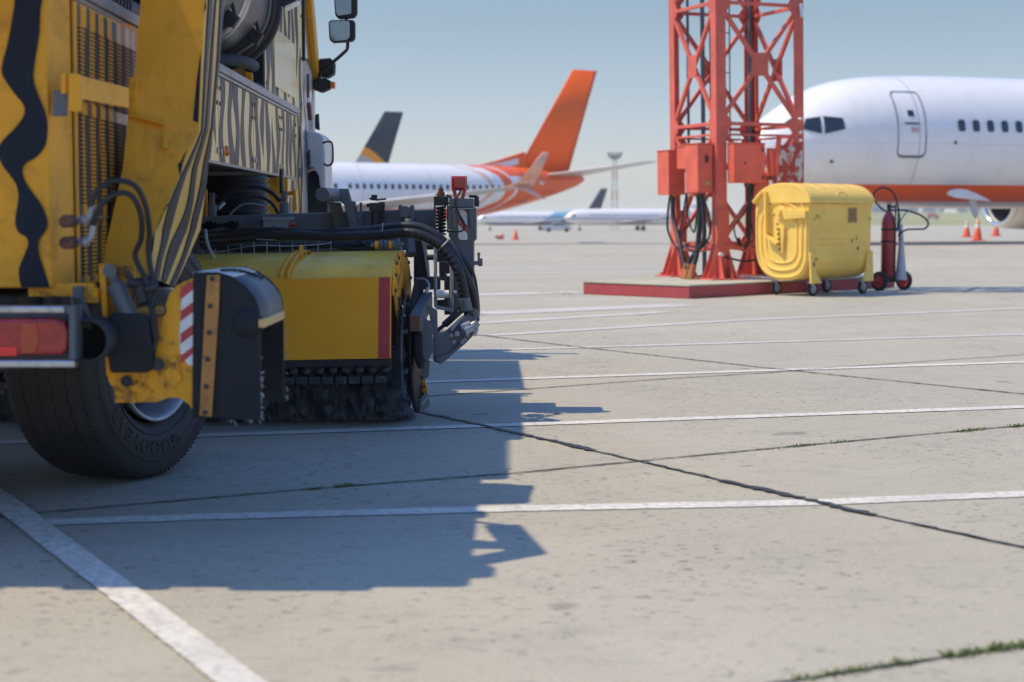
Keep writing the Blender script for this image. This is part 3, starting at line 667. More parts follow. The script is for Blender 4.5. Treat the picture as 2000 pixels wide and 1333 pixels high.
mb.cyl(H(-.04, 0, .43), H(-.16, 0, .43), .075); mb.cyl(A(800, 646, 8.95), A(845, 648, 8.95), .06); P('drive_hub', mb, M['dark_steel'], .004, split=True)
mb = MB(); poly(mb, [(812, 728), (830, 726), (831, 760), (814, 768)], 9.16, .05); poly(mb, [(814, 772), (833, 752), (836, 766), (816, 792)], 9.1, .06)
for x, y in ((817, 742), (824, 738), (818, 756), (826, 770), (822, 778)): mb.bolt(A(x, y, 9.10), (0, -1, 0), .010, .015, 1)
P('guard_bracket', mb, [M['yellow_worn'], M['dark_steel']], .003)
mb = MB(); poly(mb, [(812, 808), (838, 776), (840, 792), (826, 803)], 9.05, .012); poly(mb, [(812, 790), (834, 764), (837, 772), (814, 802)], 9.06, .02); P('scraper_blade', mb, M['grey_plastic'], .002)

# ---- carrier beam and everything on it ----
yb_ = 9.55
mb = MB(); mb.hexa([A(180, 505, yb_), A(850, 488, yb_), A(850, 488, yb_)+V((0, .22, 0)), A(180, 505, yb_)+V((0, .22, 0)), A(180, 430, yb_), A(850, 408, yb_), A(850, 408, yb_)+V((0, .22, 0)), A(180, 430, yb_)+V((0, .22, 0))])
BM = P('carrier_beam', mb, M['grey_steel'], .008)
mb = MB(); poly(mb, [(492, 423), (512, 420), (509, 444), (490, 446)], yb_-.06, .04); P('stay_plate', mb, M['grey_steel'], .003, BM)
mb = MB(); mb.box(A(509,0,9.4).x, A(560,0,9.4).x, 9.40, 9.53, A(0,446,9.4).z, A(0,429,9.4).z); mb.box(A(507.5,0,9.39).x, A(565,0,9.39).x, 9.39, 9.54, A(0,431,9.4).z, A(0,424,9.4).z); mb.bolt(A(534, 443, 9.4), (0, -1, 0), .006, .006, 1)
jb = P('junction_box', mb, [M['grey_plastic'], M['black']], .004)
mb = MB(); mb.cyl(A(566, 441, 9.4), A(572, 441, 9.4), .014); mb.cyl(A(572, 439, 9.38), A(577, 439, 9.38), .016); P('red_plug', mb, M['lamp_red'], .002, jb)
mb = MB(); mb.tube([A(484, 444, 9.3), A(515, 443, 9.3)], .008, 8); mb.tube([A(470, 443, 9.3), A(484, 444, 9.3)], .008, 8); poly(mb, [(482, 440), (505, 440), (505, 446), (482, 446)], 9.3, .05); P('clamp_rod', mb, M['rust'], .002, BM)
mb = MB(); poly(mb, [(483, 446), (494, 446), (493, 461), (485, 462)], 9.27, .03); P('green_strap', mb, M['green'], .004)
for x0, x1, yt in ((406, 422, 375), (546, 564, 372)):
    mb = MB(); mb.cyl(A((x0+x1)/2, 424, 9.75), A((x0+x1)/2, yt+24, 9.75), .027); mb.cyl(A((x0+x1)/2, yt+24, 9.75), A((x0+x1)/2, yt+2, 9.75), .017); mb.torus(A((x0+x1)/2+3, yt+10, 9.72), (0, 1, 0), .016, .002, 16, 5)
    if x0 > 500: mb.cyl(A(552, yt, 9.75), A(551, 340, 9.75), .007)
    P('hydraulic_post', mb, M['grey_steel'], .004)
# bellows
mb = MB(); c0 = A(462, 425, 10.3); zz0 = c0.z-.1; pr = []
for i in range(9): pr += [(.185, zz0+i*.04), (.205, zz0+.012+i*.04), (.205, zz0+.024+i*.04), (.185, zz0+.036+i*.04)]
mb.lathe(pr, (c0.x, c0.y, 0), (0, 0, 1), 40); P('bellows', mb, M['hose'])
P('hydraulic_hose', tb([(430, 395, 9.9), (455, 372, 9.85), (500, 365, 9.8), (528, 375, 9.8), (546, 392, 9.75)], .013), M['hose']); P('hydraulic_hose', tb([(445, 425, 9.85), (475, 390, 9.8), (505, 385, 9.8), (530, 397, 9.8), (544, 418, 9.75)], .010), M['hose']); P('hydraulic_hose', tb([(448, 420, 9.8), (468, 403, 9.8), (490, 398, 9.8), (515, 402, 9.8)], .005), M['light_steel'])
mb = MB(); mb.cyl(A(425, 408, 9.8), A(437, 397, 9.85), .013); P('hose_ferrule', mb, M['light_steel'])
mb = MB(); poly(mb, [(500, 347), (562, 346), (562, 425), (500, 425)], 11.2, .03); poly(mb, [(560, 374), (575, 374), (575, 382), (560, 382)], 10.9, .03); poly(mb, [(572, 370), (578, 370), (580, 412), (573, 412)], 10.85, .04); mb.bolt(A(546, 355, 11.19), (0, -1, 0), .02, .02)
poly(mb, [(395, 370), (404, 370), (404, 425), (393, 425)], 9.9, .03); P('yellow_bulkhead', mb, M['yellow'], .004, split=True)
mb = MB(); mb.tube([A(549, 330, 10.0), A(550, 378, 10.0)], .012, 8); P('vertical_rod', mb, M['dark_steel'])
# striped flank panels
rs = random.Random(5)
def bands(mb, y0, y1, z0, z1, pitch=.25, off=.0015, m=3, wf=.60):
    n = max(1, round((y1-y0)/pitch)); p = (y1-y0)/n
    for k in range(n):
        c = y0+(k+.5)*p+rs.uniform(-.1, .1)*p; w = p*wf*rs.uniform(.85, 1.2); ph, ph2, f1, f2 = rs.uniform(0, 6), rs.uniform(0, 6), rs.uniform(9, 15), rs.uniform(8, 16)
        kind = rs.random(); rows = []; zs = [z0+(z1-z0)*i/24 for i in range(25)]; a, b = z0, z1
        if kind < .10: b = z0+(z1-z0)*rs.uniform(.6, .85)
        elif kind < .2: a = z0+(z1-z0)*rs.uniform(.15, .35)
        for z in zs:
            if z < a-.02 or z > b+.02: continue
            cc = c+.17*p*math.sin(f1*z+ph); ww = w*(1+.26*math.sin(f2*z+ph2))
            if kind < .10: ww *= min(1, max(.02, (b-z)/.2))
            elif kind < .2: ww *= min(1, max(.02, (z-a)/.2))
            l, r = max(y0+.004, cc-ww/2), min(y1-.004, cc+ww/2)
            rows.append([V((xf(l)+off, l, z)), V((xf(r)+off, r, z))])
        if len(rows) > 1: mb.sheet(rows, m, False)
    return mb
M['faded'] = surf('faded_yellow_paint', (.86, .61, .19), .34, 0, .1, (.4, .3, .15), 9, .6, .85, var=.06, damt=.4)  # truck yellow made paler: the grazing sky reflection is put into the colour
M['stripe'] = surf('stripe_paint', (.024, .034, .058), .42, spec=.3)
for y0, y1 in ((7.3, 8.74), (8.76, 10.04), (10.06, 11.34), (11.36, 12.27)):
    mb = MB(); fbox(mb, y0, y1, 1.392, 1.838, .0, .025); bands(mb, y0, y1, 1.394, 1.836)
    for yy in (y0+.04, y1-.04):
        for z in (1.78, 1.70): mb.bolt((xf(yy), yy, z), (1, 0, 0), .012, .005, 1)
        mb.bolt((xf(yy), yy, 1.45), (1, 0, 0), .018, .008, 2)
    P('side_panel', mb, [M['faded'], M['dark_steel'], M['chrome'], M['stripe']])
mb = MB(); fbox(mb, 7.3, 12.27, 1.378, 1.390, .004, .05); P('lower_trim', mb, M['light_steel'], .002)
mb = MB(); mb.lathe([(.0, .02), (.025, .016), (.03, 0)], FL(441, 295, .0), (1, 0, 0), 20); P('marker_lamp', mb, M['lamp_amber'])
mb = MB(); fbox(mb, 12.29, 12.70, .80, 1.905, 0, .03); bands(mb, 12.3, 12.69, .81, 1.9, .2, .0015, 1); P('narrow_panel', mb, [M['faded'], M['stripe']])
mb = MB(); fbox(mb, 12.45, 12.49, 1.62, 1.78, .004, .01); fbox(mb, 12.45, 12.49, 1.40, 1.47, .004, .01); P('slot', mb, M['void'])
mb = MB(); fbox(mb, 11.4, 12.2, 1.27, 1.375, 0, .03); fbox(mb, 11.8, 12.28, .80, 1.26, -.01, .03); bands(mb, 11.82, 12.27, .81, 1.25, .2, -.008, 1); bands(mb, 11.9, 12.2, 1.275, 1.37, .3, .0015, 1); P('lower_panel', mb, [M['faded'], M['stripe']])
# cabinet behind the cab
mb = MB(); fbox(mb, 10.60, 12.70, 1.908, 2.70, 0, 1.2); bands(mb, 10.62, 12.68, 1.91, 2.69, .24, .0015, 1); CB = P('cabinet', mb, [M['faded'], M['stripe']])
mb = MB()
for yy in (10.66, 11.2, 11.8, 12.64):
    for z in (1.96, 2.3, 2.62): mb.bolt((xf(yy), yy, z), (1, 0, 0), .011, .005)
P('rivet', mb, M['dark_steel'], 0, CB)
mb = MB(); fbox(mb, 11.05, 12.15, 1.97, 2.36, .006, .01); P('blank_plate', mb, surf('pale_yellow_paint', (.76, .58, .24), .3, 0, .3), .002, CB)
mb = MB(); fbox(mb, 10.53, 10.59, 1.91, 2.75, 0, .12); fbox(mb, 10.2, 10.59, 1.908, 1.93, 0, .4); P('cabinet_frame', mb, M['black_paint'], .004, CB)
mb = MB(); poly(mb, [(478, 140), (492, 142), (493, 170), (480, 166)], 10.45, .05); mb.box(-2.25, -1.75, 10.3, 10.5, 1.92, 2.3); P('inner_bracket', mb, M['yellow'], .004)
mb = MB(); poly(mb, [(543, -6), (575, -14), (582, 2), (556, 14), (548, 10)], 9.6, .12); P('work_lamp', mb, M['black'], .006, split=True)
mb = MB(); poly(mb, [(556, 13), (581, 1), (580, 5), (557, 17)], 9.58, .12); P('lamp_lens', mb, M['white'])
# tank
tc = V((-1.83, 0, 2.41)); y0, y1 = 8.15, 10.3
mb = MB(); mb.lathe([(.20, y0), (.33, y0+.0), (.352, y0+.05), (.352, y1-.05), (.34, y1), (.1, y1+.05)], (tc.x, 0, tc.z), (0, 1, 0), 64); TK = P('dust_tank', mb, surf('tank_paint', (.10, .11, .13), .42, .3, 0, (.2, .18, .16), 5, .5, .8, damt=.5))
mb = MB()
for yy in (8.6, 9.35, 9.45): mb.lathe([(.350, yy-.02), (.362, yy-.018), (.362, yy+.018), (.350, yy+.02)], (tc.x, 0, tc.z), (0, 1, 0), 64)
P('tank_strap', mb, M['chrome'], 0, TK, split=True)
mb = MB(); mb.lathe([(.36, y1-.06), (.405, y1-.05), (.412, y1-.02), (.412, y1+.02), (.38, y1+.04)], (tc.x, 0, tc.z), (0, 1, 0), 64); mb.lathe([(.37, y1-.16), (.39, y1-.15), (.39, y1-.11), (.37, y1-.10)], (tc.x, 0, tc.z), (0, 1, 0), 64); P('tank_flange', mb, M['black'], 0, TK)
mb = MB()
for i in range(16): yy = 7.2+i*.06; mb.lathe([(.27, yy), (.30, yy+.015), (.30, yy+.035), (.27, yy+.06)], (tc.x, 0, tc.z), (0, 1, 0), 48)
P('bellows_hose', mb, M['hose'], 0, TK)
mb = MB()
for yy in (9.05, 9.9):
    a = R(-38); q = V((tc.x+math.cos(a)*.39, yy, tc.z+math.sin(a)*.39)); mb.obox(q, V((.03, 0, -.02)), V((0, .03, 0)), V((.02, 0, .03)))
    mb.cyl(q+V((.02, -.05, .01)), q+V((.02, .05, .01)), .012); mb.cyl(q+V((.02, 0, .03)), q+V((.0, 0, .11)), .01); mb.torus(q+V((.01, 0, .12)), (1, 0, 0), .014, .005, 12, 5)
    b_ = R(-75); q2 = V((tc.x+math.cos(b_)*.40, yy, tc.z+math.sin(b_)*.40)); mb.bar(q, q2, .05, .05); mb.bar(q2, q2+V((-.25, -.1, .0)), .05, .06)
P('tank_clasp', mb, M['dark_steel'], .004, TK, split=True)
mb = MB(); pp = catmull([A(425, 118, 8.9), A(450, 118, 8.95), (A(480, 122, 9.05)), A(497, 130, 9.2)], 10); mb.tube(pp, .027, 14)
for p, q in zip(pp[::1], pp[1:]): mb.torus(p, q-p, .027, .005, 14, 5)
P('corrugated_pipe', mb, M['grey_steel'])
mb = MB(); mb.bar((-1.60, 5.95, 2.36), (-1.44, 5.86, 2.34), .03); mb.bar((-1.47, 5.88, 2.34), (-1.37, 5.36, 2.32), .08, .10); mb.bar((-1.37, 5.40, 2.32), (-1.62, 5.16, 2.28), .10); mb.bar((-1.62, 5.55, 2.36), (-1.49, 5.50, 2.34), .12); P('shadow_caster_arm', mb, M['black'], .006)  # unseen bars added above the view, shaped to cast the hooked shadow
mb = MB()
for (a, b, c_, d, e) in ((5.0, 5.2, -1.56, 2.5, 2.3), (5.2, 5.45, -1.58, 2.38, 2.2), (6.0, 6.16, -1.55, 2.42, 2.2), (6.3, 6.5, -1.57, 2.5, 2.3), (6.9, 7.25, -1.52, 2.50, 2.3), (7.3, 7.6, -1.62, 2.46, 2.1), (7.6, 7.75, -1.60, 2.36, 2.2), (8.0, 8.1, -1.56, 2.3, 2.2)): mb.box(-1.8, c_, a, b, e, d)
P('shadow_edge_box', mb, M['yellow'], .05, split=True)  # unseen boxes added along the hopper to break up its shadow's right edge
mb = MB()
for (a, b, c_) in ((-3.7, -3.0, 4.80), (-2.7, -2.5, 4.84), (-2.2, -1.9, 4.83)): mb.box(a, b, c_, 4.9, 2.2, 2.44)
P('shadow_rear_box', mb, M['yellow'], .02, split=True)  # unseen boxes added at the rear top for a wavy near shadow edge
mb = MB(); mb.lathe([(0, .1), (.07, .08), (.09, 0), (.09, -.12), (0, -.12)], (-1.66, 6.72, 2.60), (0, 0, 1), 20); mb.cyl((-1.7, 6.72, 2.44), (-1.66, 6.72, 2.5), .03); P('warning_beacon', mb, M['lamp_amber'])
# cab
mb = MB(); q = [(12.76, .95), (13.85, .95), (13.75, 2.2), (13.10, 2.9), (12.9, 2.95), (12.76, 2.95)]
mb.prism([V((xf(y)-.01, y, z)) for y, z in q], (-2.25, 0, 0)); CAB = P('cab', mb, surf('cab_white_paint', (.62, .62, .60), .35, 0, .35, (.3, .25, .2), 9, .55, .8), .012)
mb = MB(); mb.add([V((xf(y)-.006, y, z)) for y, z in ((12.84, 2.36), (13.60, 2.26), (13.08, 2.84), (12.84, 2.9))], [(0, 1, 2, 3)]); P('side_window', mb, M['glass'], 0, CAB, solid=.006)
mb = MB(); mb.add([V((xf(13.6)-.2, y, z)) for y, z in ()] or [V((xf(13.9)-.15, 13.74, 2.24)), V((-3.7, 13.74, 2.24)), V((-3.7, 13.14, 2.88)), V((xf(13.2)-.15, 13.14, 2.88))], [(0, 1, 2, 3)]); P('windscreen', mb, M['glass'], 0, CAB, solid=.01)
mb = MB(); mb.bar(V((xf(13.6)+.01, 13.70, 2.18)), V((xf(13.1)+.01, 13.02, 3.05)), .16, .05, (1, 0, 0)); P('door_pillar', mb, M['yellow'], .012, CAB)
mb = MB(); fbox(mb, 12.78, 12.84, 2.3, 2.95, .012, .03); P('window_frame', mb, M['black'], .004, CAB)
mb = MB(); bands(mb, 12.86, 13.7, 1.35, 2.2, .26, -.007, 0, .5); P('cab_stripe', mb, surf('faint_cab_stripe', (.36, .37, .40), .4), 0, CAB, fix=False, split=True)
mb = MB(); mb.cyl(V((xf(12.85)+.03, 12.83, 2.02)), V((xf(12.85)+.03, 12.83, 2.2)), .01); mb.bar(V((xf(12.9)+.03, 12.86, 1.98)), V((xf(12.9)+.03, 12.95, 1.86)), .03, .03); P('door_handle', mb, M['rust'], .003, CAB)
cu = bpy.data.curves.new('t', 'FONT'); cu.body = '98'; cu.size = .24; to = bpy.data.objects.new('t', cu); sc.collection.objects.link(to); dg = bpy.context.evaluated_depsgraph_get()
tm = bpy.data.meshes.new_from_object(to.evaluated_get(dg)); bpy.data.objects.remove(to)
mb = MB(); mb.add([V((xf(12.9)+.001-.014*q.co.x*1.6, 12.88+q.co.x*1.6, 1.62+q.co.y)) for q in tm.vertices], [tuple(p.vertices) for p in tm.polygons]); P('door_number', mb, surf('blue_lettering', (.08, .14, .42), .4), 0, CAB, fix=False)
mb = MB()
poly(mb, [(598, 256), (622, 260), (632, 268), (635, 300), (636, 385), (627, 386), (622, 345), (614, 330), (606, 325), (598, 330)], 13.0, .5); FD = P('front_wing', mb, surf('pale_grey_paint', (.50, .53, .56), .4, 0, .2, (.2, .2, .2), 9, .55, .8), .02, CAB)
mb = MB(); poly(mb, [(597, 300), (604, 290), (606, 320), (600, 335)], 12.9, .05); poly(mb, [(598, 342), (612, 332), (622, 345), (628, 386), (640, 388), (640, 440), (598, 440)], 13.1, .5); P('wheel_arch', mb, M['black'], .01, CAB)
P('grab_rail', tb([(630, 280, 12.9), (640, 277, 12.9), (648, 280, 12.9), (650, 300, 12.9), (649, 318, 12.9), (640, 324, 12.9), (632, 320, 12.9)], .008, 4, 8), M['black'], 0, CAB)
mb = MB(); mb.tube([A(617, 228, 12.9), A(617, 250, 12.9)], .01, 6); poly(mb, [(615, 225), (622, 222), (624, 255), (616, 252)], 13.5, .04); P('small_mirror', mb, M['black'], .004, CAB)
def mirror(pts, Y, gl):
    mb = MB(); poly(mb, pts, Y, .08); m_ = P('mirror', mb, M['black'], .014)
    mb = MB(); poly(mb, gl, Y-.004, .004); P('mirror_glass', mb, surf('mirror_glass', (.30, .33, .36), .08, .9), 0, m_)
mirror([(651, -20), (697, -20), (697, 28), (691, 35), (661, 37), (654, 30)], 13.3, [(653, -18), (686, -18), (686, 27), (661, 31), (657, 26)])
mirror([(641, 42), (647, 39), (690, 39), (693, 44), (693, 76), (687, 81), (650, 84), (643, 78)], 13.3, [(644, 45), (650, 42), (680, 41), (683, 46), (683, 72), (678, 78), (651, 81), (646, 76)])
P('mirror_arm', tb([(676, 30, 13.35), (677, 50, 13.4), (679, 85, 13.4), (678, 95, 13.4), (672, 103, 13.4), (630, 140, 13.5), (624, 150, 13.5), (628, 172, 13.5)], .014, 6), M['black'])
mb = MB(); poly(mb, [(623, 115), (645, 113), (653, 122), (652, 144), (640, 152), (624, 150)], 13.6, .14); poly(mb, [(612, 155), (634, 152), (646, 158), (645, 173), (628, 181), (614, 176)], 13.5, .12); P('mirror_base', mb, M['black'], .012)
mb = MB(); poly(mb, [(645, 160), (654, 160), (654, 173), (645, 173)], 13.48, .1); P('turn_signal', mb, M['lamp_amber'], .006)
# tow stub
mb = MB(); mb.cyl(A(629, 380, 9.0), A(664, 382, 9.6), .038, .038, 28); P('stub_tube', mb, M['grey_steel'], .003)
mb = MB(); mb.prism([A(664, 369, 9.42), A(680, 370, 9.42), A(687, 396, 9.42), A(700, 448, 9.42), A(682, 448, 9.42), A(672, 400, 9.42), A(664, 394, 9.42)], (0, .05, 0)); poly(mb, [(630, 368), (680, 369), (680, 394), (664, 394), (630, 393)], 9.5, .05)
poly(mb, [(640, 395), (665, 396), (680, 448), (655, 448)], 9.5, .03); P('stub_bracket', mb, M['grey_steel'], .005)
mb = MB(); poly(mb, [(687, 393), (694, 394), (694, 403), (698, 403), (698, 414), (702, 414), (702, 396), (707, 396), (707, 450), (687, 450)], 9.45, .04); mb.bolt(A(700, 424, 9.44), (0, -1, 0), .014, .012); P('lug_plate', mb, M['grey_steel'], .002)
mb = MB(); poly(mb, [(725, 381), (736, 381), (736, 392), (725, 392)], 9.4, .04); mb.box(A(719,0,9.4).x, A(744,0,9.4).x, 9.38, 9.45, A(0,412,9.4).z, A(0,397,9.4).z); mb.cyl(A(716, 402, 9.4), A(752, 402, 9.4), .010); mb.tube([A(722, 388, 9.38), A(736, 391, 9.36), A(754, 389, 9.38)], .006, 6); mb.cyl(A(732, 410, 9.42), A(732, 470, 9.42), .022); mb.bar(A(746, 395, 9.45), A(746, 450, 9.45), .03, .03)
for y in range(397, 436, 4): mb.torus(A(749, y, 9.4), (0, 1, .5), .006, .002, 8, 5)
P('valve', mb, M['dark_steel'], .003)
mb = MB(); 
for x in (778, 800): poly(mb, [(x, 402), (x+3, 400), (x+8, 401), (x+9, 425), (x+4, 432), (x, 428)], 9.42, .08)
mb.cyl(A(792, 414, 9.40), A(792, 414, 9.46), .033); mb.cyl(A(776, 424, 9.45), A(809, 424, 9.45), .010); P('clevis', mb, M['grey_steel'], .004)
mb = MB(); mb.cyl(A(797, 432, 9.42), A(803, 498, 9.3), .030); mb.tube(catmull([A(775, 460, 9.3), A(780, 480, 9.2), A(784, 492, 9.1)], 5), .012, 8); P('lift_ram', mb, M['grey_steel'], .004)
mb = MB(); poly(mb, [(808, 470), (824, 470), (838, 545), (808, 545)], 9.35, .02); P('dark_plate', mb, M['black'], .003); mb = MB(); poly(mb, [(823, 468), (830, 469), (838, 520), (839, 543), (835, 543), (829, 505)], 9.33, .05); P('edge_plate', mb, M['light_steel'], .003)
# spring unit
mb = MB(); ysu = 9.38
poly(mb, [(847, 384), (875, 384), (875, 402), (847, 402)], ysu, .07); poly(mb, [(847, 402), (850.5, 402), (850.5, 452), (847, 452)], ysu, .07); poly(mb, [(873, 402), (880, 402), (880, 455), (873, 455)], ysu, .07)
SU = P('spring_housing', mb, M['dark_steel'], .004)
mb = MB(); cs = []
for i in range(8*14+1): a = 2*math.pi*i/14; cs.append(A(861.5, 404+54*i/(8*14), ysu+.035)+V((math.cos(a)*.023, math.sin(a)*.023, 0)))
mb.tube(cs, .0065, 8); P('coil_spring', mb, M['hose'], 0, SU)
mb = MB(); mb.cyl(A(861, 384, ysu+.035), A(861, 376, ysu+.035), .024, None, 6); mb.cyl(A(861, 376, ysu+.035), A(861, 368, ysu+.035), .016, None, 12); mb.cyl(A(853, 382, ysu), A(853, 380, ysu), .01); P('spring_bolt', mb, M['rust'], .001, SU)
P('thin_hose', tb([(873, 383, 9.45), (880, 386, 9.5), (878, 400, 9.5)], .008), M['hose'])
# end column
yc = 9.30
mb = MB(); poly(mb, [(878, 388), (925, 388), (925, 405), (930, 407), (930, 468), (925, 473), (925, 590), (916, 612), (884, 612), (884, 473), (876, 462), (876, 405), (878, 405)], yc, .26)
EC = P('end_column', mb, M['grey_steel'], .005)
mb = MB(); poly(mb, [(878, 388), (925, 388), (925, 405), (878, 405)], yc-.02, .02); poly(mb, [(883, 409), (893, 409), (893, 450), (887, 446)], yc-.03, .03); poly(mb, [(915, 409), (925, 409), (923, 445), (918, 440)], yc-.03, .03)
P('column_rib', mb, M['grey_steel'], .003, EC)
mb = MB(); poly(mb, [(884, 407.5), (926, 406.5), (926, 408.5), (884, 409.5)], yc-.035, .03); P('bright_edge', mb, M['light_steel'], 0, EC)
mb = MB(); rp = yc-.003; refl(mb, [(895, 410), (912.5, 410), (913, 469), (895, 469)], rp, 1); refl(mb, [(895, 423), (913, 441), (913, 457), (895, 439)], rp-.001, 0); refl(mb, [(904, 410), (912.5, 410), (912.5, 417)], rp-.001, 0); refl(mb, [(895, 464), (899, 469), (895, 469)], rp-.001, 0); P('warning_reflector', mb, [M['lamp_red'], M['white']], 0, EC, fix=False)
mb = MB(); mb.cyl(A(931, 384, yc+.05), A(931, 404, yc+.05), .013); mb.cyl(A(916, 384, yc+.05), A(932, 384, yc+.05), .008); mb.cyl(A(927, 396, yc+.05), A(936, 396, yc+.05), .017); P('relief_valve', mb, M['dark_steel'], .002, EC)
mb = MB(); mb.bar(A(868, 515, yc-.03), A(938, 514, yc-.03), .035, .022); mb.box(A(933,0,yc).x, A(942,0,yc).x, yc-.05, yc, A(0,520,yc).z, A(0,505,yc).z); mb.cyl(A(935, 514, yc-.03), A(935, 496, yc-.03), .007); mb.cyl(A(932, 496, yc-.03), A(938, 496, yc-.03), .007); P('clamp_bar', mb, M['grey_steel'], .002)
# beacon
mb = MB(); bc = A(897, 359, yc+.03); mb.box(bc.x-.039, bc.x+.039, bc.y-.035, bc.y+.035, bc.z-.036, bc.z+.038)
BC = P('red_beacon', mb, M['lamp_red'], .012)
mb = MB()
for z in (-.037, .002, .039): 
    a = [bc+V((x, y, z)) for x, y in ((-.041, -.037), (.041, -.037), (.041, .037), (-.041, .037), (-.041, -.037))]; mb.tube(a, .0025, 6, sm=False)
for x, y in ((-.041, -.037), (.041, -.037), (.041, .037), (-.041, .037)): mb.tube([bc+V((x, y, -.037)), bc+V((x, y, .039))], .0025, 6)
for x in (-1, 1): mb.bar(bc+V((x*.03, 0, -.036)), bc+V((x*.018, 0, -.082)), .006, .02)
mb.box(bc.x-.022, bc.x+.022, bc.y-.02, bc.y+.02, bc.z-.088, bc.z-.080); P('beacon_cage', mb, M['red'], .001, BC)
P('beacon_cable', tb([(900, 374, yc), (896, 380, yc-.03), (891, 388, yc-.04), (890, 402, yc-.04), (898, 422, yc-.05), (906, 436, yc-.05), (906, 446, yc-.05), (899, 452, yc-.05), (880, 451, yc-.04), (872, 450, yc-.02)], .0065), M['hose'], 0, BC)
# thick hoses in a bundle
hp1 = [(395, 462, 9.3), (440, 458, 9.2), (520, 452, 9.12), (600, 455, 9.05), (690, 453, 9.0), (745, 447, 8.98), (790, 442, 8.95), (825, 446, 8.93), (860, 466, 8.9), (888, 500, 8.9), (910, 540, 8.92), (924, 575, 8.95), (928, 605, 9.0), (924, 630, 9.0)]
hp2 = [(395, 474, 9.3), (450, 468, 9.2), (560, 460, 9.05), (650, 462, 9.0), (740, 459, 8.95), (800, 455, 8.9), (840, 467, 8.88), (872, 492, 8.86), (895, 530, 8.85), (906, 570, 8.87), (914, 606, 8.9), (919, 628, 8.9), (917, 645, 8.9)]
P('thick_hose', tb(hp1, .024, 8, 16), M['hose']); P('thick_hose', tb(hp2, .027, 8, 16), M['hose'])
P('thick_hose', tb([(395, 480, 9.4), (480, 487, 9.35), (600, 480, 9.3), (700, 478, 9.3), (760, 470, 9.3)], .020, 8, 12), M['hose'])
P('thin_hose', tb([(700, 470, 9.3), (728, 485, 9.25), (736, 450, 9.3)], .012), M['hose']); P('thin_hose', tb([(640, 478, 9.3), (700, 489, 9.2), (745, 482, 9.15)], .012), M['hose']); P('thin_hose', tb([(800, 455, 8.93), (850, 465, 8.9), (880, 495, 8.9), (905, 540, 8.92), (926, 590, 8.95)], .008), M['hose'])
mb = MB(); c1 = catmull([A(*p) for p in hp2], 8)
for i in range(40, len(c1)-1, 2): mb.torus(c1[i], c1[i+1]-c1[i], .0275, .0015, 16, 4)
P('spiral_wrap', mb, M['dark_steel'])
mb = MB(); mb.cyl(A(906, 582, 8.87), A(911, 606, 8.88), .032); mb.cyl(A(925, 600, 9.0), A(926, 622, 9.0), .030); P('hose_sleeve', mb, M['grey_steel'], .003, split=True)
mb = MB(); mb.torus(A(864, 480, 8.89), (1, .1, -1), .048, .005, 24, 6); mb.torus(A(748, 453, 8.97), (1, 0, 0), .045, .004, 24, 6); P('cable_tie', mb, M['grey_plastic'], split=True)
mb = MB(); mb.tube(catmull([A(401, 450, 9.1), A(405, 475, 8.9), A(416, 500, 8.8), A(421, 512, 8.8)], 6), .009, 8); P('pale_cable', mb, surf('pale_sheath', (.5, .46, .36), .6))
mb = MB(); 
for i in range(50): a = A(398+i*1.35, 441+3*math.sin(i), 9.4); mb.obox(a, V((.008, 0, .004)), V((0, .01, 0)), V((-.004, 0, .010+.008*math.sin(i*.06*3.1))))
P('braided_cover', mb, M['rubber'])
# wire basket
mb = MB(); yw = 8.98
top = [(396, 497), (440, 490), (500, 480), (560, 481), (620, 478), (648, 474)]; bot = [(396, 511), (440, 506), (500, 500), (560, 500), (620, 497), (651, 494)]; mid = [(396, 503-2), (440, 496-1), (500, 488), (560, 490), (620, 486), (648, 484)]
mb.tube(catmull([A(x, y, yw) for x, y in top], 6), .0028, 6); mb.tube(catmull([A(x, y-0, yw-.05) for x, y in bot], 6), .0028, 6); mb.tube(catmull([A(x, y-12, yw+.08) for x, y in top[2:]], 6), .0028, 6)
for i in range(11):
    x = 396+25*i; f_ = lambda L, x: L[0][1]+0*x
    def ip(L, x):
        for (a, b), (c, d) in zip(L, L[1:]):
            if a <= x <= c: return b+(d-b)*(x-a)/(c-a)
        return L[-1][1]
    mb.tube([A(x, ip(top, x)-7, yw+.04), A(x, ip(top, x), yw), A(x+1, ip(bot, x)-2, yw-.03), A(x+4, ip(bot, x)+2, yw-.06)], .0025, 6)
P('wire_basket', mb, M['chrome'])
# right hand support: channel, plates, drive motor
mb = MB(); mb.bar(A(811, 633, 8.55), A(834, 585, 9.15), .062, .085); CH_ = P('support_channel', mb, M['grey_steel'], .006)
mb = MB(); poly(mb, [(800.5, 617), (820, 617), (820, 648), (802, 648)], 8.53, .012); P('channel_end', mb, M['rust'], .003, CH_)
mb = MB(); poly(mb, [(820, 619), (827, 618), (844, 633), (847, 686), (834, 708), (825, 698)], 8.68, .02); poly(mb, [(834, 594), (854, 607), (855, 655), (846, 655)], 8.86, .02); poly(mb, [(824, 698), (840, 706), (838, 735), (830, 742), (826, 735)], 8.7, .04); P('support_plate', mb, M['grey_steel'], .003, split=True)
mb = MB(); poly(mb, [(807, 650), (824, 650), (827, 722), (816, 721), (808, 698)], 8.66, .14); P('rubber_bumper', mb, M['rubber'], .014)
mb = MB(); poly(mb, [(846, 652), (868, 650), (899, 622), (914, 613), (930, 626), (935, 638), (932, 648), (909, 672), (878, 698), (861, 712), (846, 706)], 8.86, .15); poly(mb, [(848, 700), (878, 690), (909, 660), (912, 668), (878, 699), (862, 711), (849, 706)], 8.84, .02)
DM = P('drive_motor', mb, M['grey_steel'], .014)
